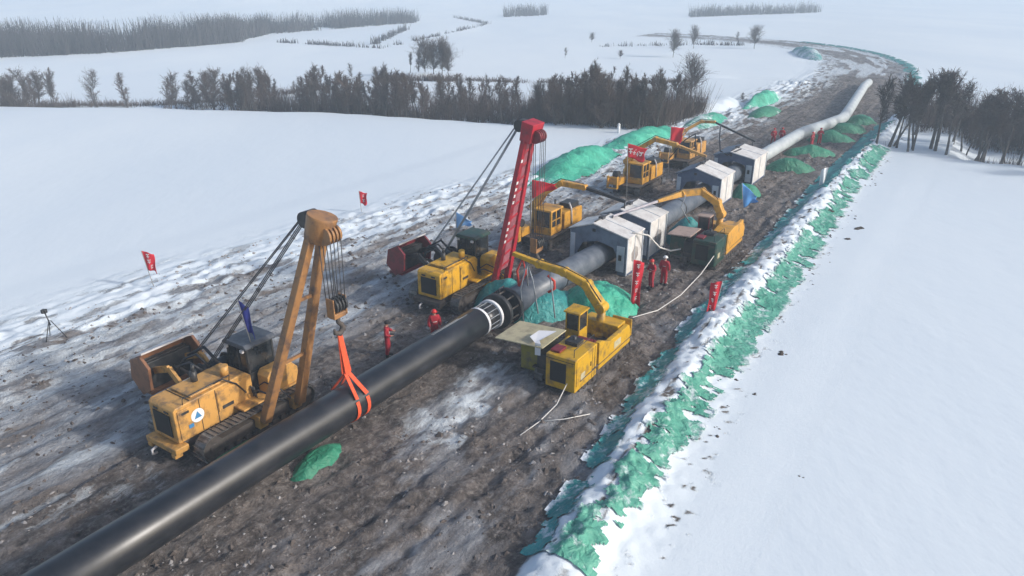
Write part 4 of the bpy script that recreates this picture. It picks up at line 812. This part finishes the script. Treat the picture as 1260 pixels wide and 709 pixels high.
person(7.9, -1.1, R(20), 0, 'worker in red coverall with a white topped hood, behind the black pipe near its end', 'helmet_red', 1.04)
person(20.1, 5.0, R(-60), 1, 'worker in red coverall standing between the first tent and the long red flag', 'helmet_red', 1.02)
person(21.0, 5.4, R(150), 0, 'worker in red coverall just right of and behind the one by the first tent', 'helmet_white', 1.02)
person(64, .2, R(0), 2, 'worker walking left of the far pipe, left one of two', 'helmet_red')
person(64.6, .9, R(-20), 2, 'worker walking left of the far pipe, right one of two', 'helmet_red')
person(63.4, 4.2, R(70), 1, 'far worker in red beside the pipe between the netted mounds, nearest of three', 'helmet_red')
person(65.0, 4.0, R(-120), 0, 'far worker in red beside the pipe between the netted mounds, middle of three', 'helmet_white')
person(66.4, 4.4, R(10), 1, 'far worker in red beside the pipe between the netted mounds, farthest of three', 'helmet_red')

# ------------------------------------------------------------------ flags
def flag(u, v, label, m, pole, size, kind='rect', lean=(0, 0), text=False, facing=0.0, z=0.0, side=1, droop=.25, zc=None, cat='flag', group='flags planted round the site'):
    """pole length, cloth w x h hung from the pole top"""
    t = thing('flag', W(u, v, z), facing, label, cat, group)
    top = Vector((lean[0], lean[1], pole)); cw_, ch = size
    part('pole', t, 'flag_pole', lambda b: b.cyl((0, 0, -.2), tuple(top), .022, 8))
    n, k = 14, 12; vs = []; ph = (u * 1.7 + v) % 3
    def pt(a, c, off=0.0):
        hgt = ch * (1 - a * .85) if kind == 'tri' else ch
        base = Vector((0, 0, 0)).lerp(top, 1 - (c * hgt) / pole)
        fold = .5 + .5 * c
        x = side * cw_ * a * (1 - (.22 * c if kind == 'rect' else 0) + .05 * math.sin(c * 7 + ph))
        return Vector((base.x + x, base.y + .16 * cw_ ** .5 * fold * math.sin(a * 6.5 + c * 3.5 + ph) * a ** .6 + off, base.z - droop * cw_ * a - .05 * math.sin(a * 8 + ph) * a))
    for i in range(n + 1):
        for j in range(k + 1): vs.append(pt(i / n, j / k))
    fs = [(i * (k + 1) + j, i * (k + 1) + j + 1, (i + 1) * (k + 1) + j + 1, (i + 1) * (k + 1) + j) for i in range(n) for j in range(k)]
    b = MB(); b.use(m); b.add(vs, fs, True); o = b.build('cloth', t); so = o.modifiers.new('solid', 'SOLIDIFY'); so.thickness = .012
    if text:
        q = MB(); q.use('logo_white'); nn = text
        vertical = ch > cw_ * 1.3
        for sy in (-1, 1):
            for i in range(nn):
                if vertical: a, c = .5, (i + .7) / (nn + .4)
                else: a, c = (i + .8) / (nn + .6), .5
                p = pt(a, c, sy * .02); s_ = min(cw_, ch) * .17
                q.box(p + Vector((0, 0, s_)), (s_ * 1.8, .004, s_ * .35)); q.box(p - Vector((0, 0, s_ * .2)), (s_ * 1.5, .004, s_ * .3)); q.box(p, (s_ * .35, .004, s_ * 2.2))
        q.build('white_characters', t)
    return t
def flag_px(x, y, zc, *a, **k):
    X, Y = at(x, y, zc); wd = a[3][0] * k.get('side', 1); u, v = uv_of(X - wd / 2 - k.get('lean', (0, 0))[0], Y); flag(u, v, *a, **k)
flag_px(183, 321, 1.8, 'red flag with white writing alone in the snow left of the brown boom tractor', 'flag_red', 2.4, (.62, 1.15), lean=(-.35, 0), text=3, droop=.3)
flag_px(447, 243, 1.3, 'small red flag alone in the snow, between the two booms', 'flag_red', 1.8, (.6, .95), lean=(-.1, 0), text=2, droop=.35)
flag_px(784, 186, 4.3, 'wide red banner flag with white writing before the green netted heap', 'flag_red', 4.9, (1.5, 1.05), lean=(-.2, 0), text=4, droop=.3)
flag_px(833, 166, 4.0, 'round billowing plain red flag over the far green heap', 'flag_red', 4.7, (1.15, 1.4), lean=(-.1, 0), droop=.1)
flag_px(669, 233, 4.6, 'plain red flag bulging beside the pale cables of the red boom', 'flag_red', 5.2, (1.45, 1.2), kind='tri', lean=(.1, 0), droop=.2)
flag_px(784, 350, 1.6, 'long narrow red flag with white writing standing in the mud by the first tent', 'flag_red', 3.0, (.58, 2.5), lean=(.0, 0), text=5, droop=.25)
flag_px(880, 368, 1.2, 'red flag with white writing stuck in the snow bank on the right', 'flag_red', 2.1, (.55, 1.75), lean=(.3, 0), text=4, droop=.15, side=-1, z=.1)
flag_px(921, 242, 1.2, 'bright blue triangular flag leaning right beside the track', 'flag_blue', 2.3, (1.25, 2.0), kind='tri', lean=(-.4, 0), droop=.9)
flag_px(1014, 216, 1.3, 'narrow white flag on the snow bank near the far trees', 'flag_white', 2.0, (.5, 1.5), lean=(.25, 0), side=-1, droop=.3)
flag(-1.0, -3.0, 'dark blue flag hanging from a pole on the cab of the brown boom tractor', 'flag_navy', 1.9, (.34, 1.35), lean=(-.3, 0), droop=.9, z=3.3)
flag(14.0, -4.3, 'pale blue triangular flag on the cab of the red boom tractor', 'flag_sky', 1.3, (.85, .95), kind='tri', lean=(.0, 0), droop=.7, z=3.36)
# white marker post and small site things
mp = thing('marker_post', W(61.2, -16.6, 0), 0, 'white marker post in the snow before the tree belt', 'post')
part('post', mp, 'logo_white', lambda b: b.cyl((0, 0, -.3), (0, 0, 1.0), .16, 10)); part('cap', mp, 'logo_white', lambda b: b.cyl((0, 0, 1.0), (0, 0, 1.2), .19, 10, .05))
x_, y_ = at(68, 421)
tp = thing('camera_tripod', (x_, y_, .12), 0, 'survey tripod with a small dark device standing in the snow on the left', 'tripod')
for k in range(3):
    a = R(20 + 120 * k); part('leg', tp, 'black_frame', lambda b: b.cyl((.05 * math.cos(a), .05 * math.sin(a), 1.05), (.62 * math.cos(a), .62 * math.sin(a), -.1), .022, 8))
part('centre_column', tp, 'black_frame', lambda b: b.cyl((0, 0, .8), (-.12, 0, 1.45), .028, 8)); part('device', tp, 'black_frame', lambda b: (b.box((-.14, 0, 1.55), (.22, .2, .2)), b.cyl((-.14, -.1, 1.55), (-.14, -.17, 1.55), .06, 12)), .02)

# loose frozen lumps over the churned ground: nobody could count them
def lumps(name, label, n, s0, s1_, v0, v1, r0, r1, m, seed, keep):
    rs = np.random.default_rng(seed); sv = s0 + (s1_ - s0) * rs.random(n) ** 1.5; vv = rs.uniform(v0, v1, n)
    k = keep(sv, vv); sv = sv[k]; vv = vv[k]; X, Y = SV(sv, vv); Z = strip_z(sv, vv); n = len(sv)
    base = np.array([(1, 0, 0), (.3, .95, 0), (-.85, .5, 0), (-.8, -.6, 0), (.35, -.9, 0), (.1, .05, 1.0)]); V_ = []; F_ = []
    rad = r0 + (r1 - r0) * rs.random(n) ** 3; rad *= 1 + sv / 60
    for i in range(n):
        a = rs.random() * 6.28; ca, sa = math.cos(a), math.sin(a); b_ = base * rs.uniform(.6, 1.3, (6, 1)) * (1.3, .9, .8) * rad[i]; o = len(V_)
        for p in b_: V_.append((X[i] + p[0] * ca - p[1] * sa, Y[i] + p[0] * sa + p[1] * ca, Z[i] - rad[i] * .15 + p[2]))
        F_ += [(o + q, o + (q + 1) % 5, o + 5) for q in range(5)]
    me = bpy.data.meshes.new(name); me.from_pydata(V_, [], F_); me.materials.append(M[m]); o = bpy.data.objects.new(name, me); C.objects.link(o); o['kind'] = 'stuff'; o['label'] = label; o['category'] = 'clods'
inside = lambda a, b: ((b > left_edge(a) - 1) & (b < berm_edge(a) - .1) & (fbm(a / 2.2, b / 1.6, 161, 3) > .44))
lumps('frozen_mud_clods', 'loose brown frozen clods scattered over the churned ground', 9000, -14, 60, -17, 10.5, .03, .16, 'clod', 31, inside)
lumps('ice_lumps', 'pale lumps of ice and dirty snow scattered over the churned ground', 11000, -14, 60, -21, 10.5, .025, .12, 'dirty_ice', 32, lambda a, b: (b > left_edge(a) - 6) & (b < berm_edge(a)) & (fbm(a / 2.6, b / 1.5, 171, 3) > .48))
lumps('net_debris', 'small dark scraps and clods along the outer foot of the snow bank', 420, -2, 66, 10, 15.5, .02, .09, 'clod', 33, lambda a, b: (np.abs(b - berm_edge(a) - 3.5) < .9) & (fbm(a / 1.6, b / 1.1, 181, 3) > .5))

# dark clods and frozen tufts on the snow at the right
def clod(x, y, r, label, i):
    X, Y = at(x, y); rs = np.random.default_rng(i); b = MB(); b.use('dry_bush')
    for k in range(3 + i % 3):
        o = rs.uniform(-r, r, 2) * .7; rr = r * rs.uniform(.35, .7); vs = []; n = 8
        for a in range(4):
            for j in range(n): t = j * 2 * math.pi / n; q = rr * (1 - a * .28) * rs.uniform(.75, 1.2); vs.append((o[0] + q * math.cos(t) * 1.5, o[1] + q * math.sin(t), a * rr * .22 - .03))
        b.add(vs, [(a * n + j, a * n + (j + 1) % n, (a + 1) * n + (j + 1) % n, (a + 1) * n + j) for a in range(3) for j in range(n)] + [tuple(3 * n + j for j in range(n))])
    o = b.build('earth_clod'); o.location = (X, Y, float(field_or_strip(X, Y))); return tag(o, label, 'earth clod', 'dark clods lying on the snow')
def field_or_strip(X, Y):
    s, v = nearest_sv(np.array([X]), np.array([Y]))
    if v[0] < 16: return gz(s[0], v[0])
    return field_h(np.array([X]), np.array([Y]))[0]
for i, (x, y, r, l) in enumerate(((929, 487, .16, 'dark earth clod on the snow, the biggest right of the green net'), (985, 586, .13, 'dark clod low on the right snow, nearest to the viewer'), (962, 436, .22, 'grey smudge of frozen earth on the snow right of the bank'), (1020, 265, .3, 'dark clod at the snow bank edge level with the blue flag'), (1055, 282, .34, 'faint dark smear on the far right snow'), (1043, 296, .3, 'second faint smear on the far right snow'), (982, 352, .16, 'dark tuft by the outer net halfway along the bank'), (905, 470, .12, 'small dark tuft just outside the green net'), (895, 502, .11, 'flat dark scrap lying outside the green net'), (880, 527, .1, 'thin dark scrap below the flat one'))):
    clod(x, y, r, l, i)

# ------------------------------------------------------------------ trees
def tube3(V_, F_, a, b, r0, r1, n=3):
    a = np.array(a); b = np.array(b); d = b - a; L = np.linalg.norm(d) + 1e-9; d /= L
    u = np.cross(d, (0, 0, 1.)); 
    if np.linalg.norm(u) < .1: u = np.cross(d, (1., 0, 0))
    u /= np.linalg.norm(u); w_ = np.cross(d, u); o = len(V_)
    for p, r in ((a, r0), (b, r1)):
        for j in range(n): t = 2 * math.pi * j / n; V_.append(tuple(p + r * (u * math.cos(t) + w_ * math.sin(t))))
    for j in range(n): F_.append((o + j, o + (j + 1) % n, o + n + (j + 1) % n, o + n + j))
def tree_meshes(seed, h, spread, low, dens, tw='twig', thick=1.0):
    rs = np.random.default_rng(seed); tv, tf, cv, cf = [], [], [], []
    nseg = 7; p = np.array([0, 0, -.3]); pts = [p]; d = np.array([rs.normal(0, .05), rs.normal(0, .05), 1.0])
    for i in range(nseg):
        d = d + rs.normal(0, .06, 3) * (1, 1, 0); p = p + d / np.linalg.norm(d) * (h * .86 + .3) / nseg; pts.append(p)
    R0 = .010 * h * thick + .02
    for i in range(nseg): tube3(tv, tf, pts[i], pts[i + 1], R0 * (1 - i / nseg * .85), R0 * (1 - (i + 1) / nseg * .85), 6)
    def at_t(t): k = min(int(t * nseg), nseg - 1); f = t * nseg - k; return pts[k] * (1 - f) + pts[k + 1] * f
    nb = int(26 * dens)
    for i in range(nb):
        t = low + (1 - low) * ((i + rs.random()) / nb) ** 1.25; b0 = at_t(min(t, .999)); az = rs.random() * 6.28; L = spread * h * (.75 + .75 * math.sin(math.pi * min(1, max(0, (t - low) / (1 - low))) ** .8)) * rs.uniform(.6, 1.25)
        up = rs.uniform(.5, 1.3) + 1.5 * t * t; dr = np.array([math.cos(az), math.sin(az), up]); dr /= np.linalg.norm(dr); q = b0; r = R0 * .42 * (1.1 - t * .7); k = 4; ends = []
        for j in range(k):
            dr = dr + rs.normal(0, .13, 3) + (0, 0, .10); dr /= np.linalg.norm(dr); e = q + dr * L / k; tube3(cv, cf, q, e, r * (1 - j / k * .8), r * (1 - (j + 1) / k * .8), 3); ends.append((q, e, dr)); q = e
        for j, (q0, e, dd) in enumerate(ends):
            for m_ in range(4):
                s0 = q0 + (e - q0) * rs.random(); d2 = dd + rs.normal(0, .55, 3) + (0, 0, .25); d2 /= np.linalg.norm(d2); l2 = L * rs.uniform(.22, .6)
                e2 = s0 + d2 * l2; tube3(cv, cf, s0, e2, .017 * thick, .007, 3)
                for m2 in range(3):
                    s3 = s0 + (e2 - s0) * rs.uniform(.3, 1); d3 = d2 + rs.normal(0, .6, 3); d3 /= np.linalg.norm(d3); tube3(cv, cf, s3, s3 + d3 * l2 * .6, .012 * thick, .006, 3)
    out = []
    for nm, v_, f_, m_ in (('trunk', tv, tf, 'bark'), ('crown', cv, cf, tw)):
        me = bpy.data.meshes.new(nm); me.from_pydata(v_, [], f_); me.materials.append(M[m_]); out.append(me)
    return out
TV = [tree_meshes(100 + i, 6.0, sp, lo, de, tw, th) for i, (sp, lo, de, tw, th) in enumerate(((.11, .2, .8, 'twig', 1.2), (.13, .25, .8, 'twig_brown', 1.2), (.085, .15, .8, 'twig', 1.3), (.17, .3, .9, 'twig', 1.1), (.13, .5, .8, 'twig', 1.4), (.15, .1, 1.0, 'twig_brown', 1.1), (.30, .3, 1.6, 'twig', 1.2), (.12, .62, .8, 'twig', 1.5), (.15, .6, .8, 'twig_brown', 1.4)))]
def put_tree(X, Y, h, k, label, group, name='bare_tree', wide=1.0):
    t = thing(name, (X, Y, float(field_h(np.array([X]), np.array([Y]))[0])), random.random() * 6.28, label, 'tree', group); s = h / 6; t.scale = (s * wide, s * wide, s)
    for nm, me in zip(('trunk', 'crown'), TV[k]):
        o = bpy.data.objects.new(nm, me); C.objects.link(o); o.parent = t
    return t
tr = random.Random(5); nT = 0
def zone(x0, x1, n, dmin, dmax, h0, h1, kinds, label, group, clump=None):
    k = 0; tries = 0
    while k < n and tries < n * 30:
        tries += 1; X = tr.uniform(x0, x1); 
        if clump and tr.random() > clump(X): continue
        d = tr.random() ** 1.4 * (dmax - dmin) + dmin; Y = float(belt_y(X)) + d
        s, v = nearest_sv(np.array([X]), np.array([Y]))
        if -13.5 < v[0] < 9.4: continue
        hh = tr.uniform(h0, h1); kd = tr.choice(kinds); f = (hh - h0) / (h1 - h0); q = (d - dmin) / (dmax - dmin)
        lb = ('short ' if f < .33 else 'tall ' if f > .67 else 'middle sized ') + {0: 'grey ', 1: 'brownish ', 2: 'narrow ', 3: 'wide ', 4: 'bare stemmed ', 5: 'bushy brownish ', 7: 'high crowned ', 8: 'high crowned brownish '}[kd] + label + ('' if 'deeper' in label or 'front of' in label else ', front row' if q < .3 else ', rear rows' if q > .65 else ', inner rows')
        put_tree(X, Y, hh, kd, lb, group, wide=tr.uniform(.95, 1.4)); k += 1
gap = lambda X: .15 if (-70 < X < -50 or -33 < X < -29) else 1
zone(-84, -38, 46, 3, 13, 3.2, 6.2, (0, 1, 3, 5), 'tree in the broken left end of the belt', 'bare trees in the left end of the belt', gap)
zone(-40, -14, 78, 2, 13, 4.2, 6.8, (0, 1, 1, 4), 'tree in the left half of the belt', 'bare trees in the left half of the belt', gap)
zone(-14, 4, 32, 1, 14, 4.2, 6.4, (0, 1, 1, 4, 5), 'tree in the belt below the hillock', 'bare trees in the belt below the hillock')
zone(4, 26, 50, 1, 18, 4.8, 7.4, (0, 1, 2, 4, 5), 'tree in the dense middle of the belt', 'bare trees in the middle of the belt')
zone(36, 76, 40, .3, 6, 6.5, 8.6, (4, 7, 7, 8), 'tree at the front of the right belt', 'bare trees at the front of the right belt')
zone(33, 84, 44, 7, 22, 5.0, 8.0, (4, 4, 7, 8), 'tree deeper in the right belt', 'bare trees deeper in the right belt')
def single(x, y, hpx, k, label, wide=1.0, group=None):
    X, Y = at(x, y); dep = Y * math.cos(PITCH) + CAM_H * math.sin(PITCH); put_tree(X, Y, hpx * dep / FPX * 1.05, k, label, group, wide=wide)
single(849, 122, 46, 6, 'broad round headed bare tree standing above the middle of the belt', 1.1)
single(828, 70, 26, 6, 'round bare tree alone on the open snow beyond the belt', 1.1)
single(853, 60, 22, 6, 'thin bare tree right behind the lone round one', .8)
single(928, 60, 22, 6, 'lone bare tree on the far snow just before the bend', 1.2)
single(908, 50, 12, 3, 'tiny bare tree farther back than the one before the bend')
single(915, 124, 14, 5, 'dark bushy tree on the snow covered blue sheet', 1.6)
single(462, 98, 12, 6, 'tiny round tree left of the wooded hillock', 1.3)
single(434, 100, 20, 3, 'upright bare tree left of the tiny round one')
single(728, 52, 9, 6, 'speck of a tree far out on the middle snow field', 1.4)
single(763, 72, 8, 6, 'second speck of a tree, nearer the belt, on the middle snow field', 1.6)
single(695, 72, 12, 3, 'thin speck of a tree left of the other far specks')
for k, (x, y, hp, l) in enumerate(((505, 93, 26, 'left slim tree of the clump on the hillock'), (515, 95, 34, 'second tree of the clump on the hillock, tall and brown'), (523, 96, 38, 'tallest middle tree of the clump on the hillock'), (534, 96, 36, 'fourth tree of the clump on the hillock, wide crown'), (544, 96, 38, 'fifth tree of the clump on the hillock, tall'), (552, 97, 33, 'right end tree of the clump on the hillock'))):
    single(x, y, hp, (4, 1, 6, 6, 6, 6)[k], l, 1.1, 'clump of trees on the hillock')

# thicket and brush: nobody could count it
def brush(name, label, spots, h, wd, m, blades=8, seed=3, lean=.35):
    rs = np.random.default_rng(seed); V_ = []; F_ = []
    for (X, Y, z, hh) in spots:
        for k in range(blades):
            a = rs.random() * 6.28; r = rs.random() * .9 * wd; p = np.array([X + r * math.cos(a), Y + r * math.sin(a), z - .1]); d = np.array([rs.normal(0, lean), rs.normal(0, lean), 1.0]); L = hh * rs.uniform(.5, 1.1)
            e = p + d * L; t = rs.random() * 3.14; w_ = np.array([math.cos(t), math.sin(t), 0]) * h; o = len(V_)
            V_ += [tuple(p - w_), tuple(p + w_), tuple(e + w_ * .3), tuple(e - w_ * .3)]; F_.append((o, o + 1, o + 2, o + 3))
    me = bpy.data.meshes.new(name); me.from_pydata(V_, [], F_); me.materials.append(M[m]); o = bpy.data.objects.new(name, me); C.objects.link(o)
    o['kind'] = 'stuff'; o['label'] = label; o['category'] = 'brush'; return o
def spots_belt(n, x0, x1, d0, d1, h0, h1, seed, dens=None):
    rs = np.random.default_rng(seed); X = rs.uniform(x0, x1, n); Y = belt_y(X) + rs.uniform(d0, d1, n)
    k = fbm(X / 6, Y / 6, seed, 3) > (.35 if dens is None else dens)
    s, v = nearest_sv(X, Y); k &= ~((v > -13) & (v < 9.8)); X = X[k]; Y = Y[k]; z = field_h(X, Y)
    return list(zip(X, Y, z, rs.uniform(h0, h1, len(X))))
brush('undergrowth', 'brown leafless undergrowth filling the tree belt', spots_belt(500, -12, 6, 3, 18, 1.5, 3.6, 15, .4) + spots_belt(1300, 4, 27, 2, 18, 2.0, 5.0, 5, .3) + spots_belt(560, -42, -12, 5, 13, 1.2, 3.4, 6, .42) + spots_belt(200, -90, -42, 5, 12, .8, 2.2, 7, .5) + spots_belt(1500, 33, 95, 15, 30, 2.5, 5.0, 8, .25) + spots_belt(120, 33, 85, .5, 5, .5, 1.6, 9, .4), .026, 1.0, 'twig_brown', 16, 4, .22)
# shrubs at the left edge of the frame
sp = [(*at(x, y), 0, h) for x, y, h in ((6, 126, 3.0), (16, 126, 3.4), (25, 128, 2.6), (58, 126, 1.8), (68, 126, 1.6))]
brush('grey_shrubs', 'grey leafless shrubs at the left end of the field edge', [(x, y, float(field_h(np.array([x]), np.array([y]))[0]), h) for x, y, z, h in sp for _ in range(5)], .03, 1.3, 'twig', 30, 9, .4)
# far woods
def far_poly(pts_front, depth, n, h0, h1, seed, dens=.0):
    rs = np.random.default_rng(seed); P0 = [at(x, y) for x, y in pts_front]; out = []; xs_ = np.array([p[0] for p in P0]); ys_ = np.array([p[1] for p in P0])
    t = rs.random(n) * (len(P0) - 1); k = t.astype(int); f = t - k; X = xs_[k] * (1 - f) + xs_[k + 1] * f; Y = ys_[k] * (1 - f) + ys_[k + 1] * f + rs.random(n) * depth; X = X * (Y / (ys_[k] * (1 - f) + ys_[k + 1] * f)) ** .9
    z = field_h(X, Y); m_ = fbm(X / 14, Y / 14, seed, 3) > dens
    return [(a, b, c, d) for a, b, c, d, q in zip(X, Y, z, rs.uniform(h0, h1, n), m_) if q]
brush('far_woods', 'far off leafless woods in haze at the left edge of the plain',
      far_poly([(-60, 74), (0, 71), (130, 66), (230, 58), (295, 52)], 24, 1500, 3.2, 7.6, 1, .36) + far_poly([(285, 52), (330, 42), (420, 35), (515, 28)], 22, 600, 2.5, 6.5, 2, .36), .085, 2.0, 'far_twig', 14, 5, .2)
brush('far_woods', 'thin far off tree strips fading into the haze across the middle of the plain',
      far_poly([(850, 21), (910, 19), (1010, 16)], 14, 300, 3, 6, 3, .1) + far_poly([(618, 21), (672, 19)], 14, 110, 3, 6, 4, .1) + far_poly([(460, 55), (500, 36)], 3, 60, 1, 2.5, 5) + far_poly([(560, 22), (600, 30), (470, 60), (345, 52)], 2.5, 150, .6, 1.6, 6)+ far_poly([(1000, 57), (860, 56), (740, 58)], 2.5, 70, .5, 1.6, 8, .45), .10, 1.6, 'far_twig', 8, 6, .16)
# edge lines of ditches behind the belt
brush('ditch_scrub', 'dark scrub along the ditch behind the tree belt', far_poly([(0, 121), (90, 119), (200, 118), (300, 112), (400, 106)], 2.0, 500, .5, 1.2, 11, .25) + far_poly([(560, 100), (640, 103), (760, 104), (850, 101)], 2, 260, .4, 1.0, 12, .3), .04, 1.0, 'twig_brown', 8, 8, .5)
# the hillock under the clump
hx, hy_ = at(515, 97)
a_, b_ = np.meshgrid(np.linspace(-1, 1, 40), np.linspace(-1, 1, 24), indexing='ij'); r_ = np.hypot(a_, b_)
o = grid_obj('hillock', np.stack([hx + a_ * 7.5, hy_ + b_ * 4.5, -.6 + 1.7 * sst(1, .1, r_) + .3 * (fbm(a_ * 5, b_ * 5, 4, 3) - .5)], -1), None, 'snow'); struct(o)
brush('hillock_scrub', 'dark scrub at the foot of the hillock', far_poly([(470, 101), (510, 100), (560, 102)], 3, 130, .7, 1.5, 14, .1), .05, .9, 'twig_brown', 12, 8, .5)

# ------------------------------------------------------------------ haze
HZ = dict(x=(-700, 700), y=(-40, 950), z=(-9, 19.0))
b = MB(); m = bpy.data.materials.new('haze'); m.use_nodes = True; t = m.node_tree
t.nodes.remove(t.nodes['Principled BSDF']); pv = t.nodes.new('ShaderNodeVolumePrincipled'); pv.inputs['Color'].default_value = (.72, .84, .95, 1); pv.inputs['Density'].default_value = .0013; pv.inputs['Anisotropy'].default_value = .0
t.links.new(pv.outputs[0], [n for n in t.nodes if n.type == 'OUTPUT_MATERIAL'][0].inputs['Volume']); M['haze'] = m
b.use('haze'); b.bb(*HZ['x'], *HZ['y'], *HZ['z']); o = b.build('haze'); o['kind'] = 'stuff'
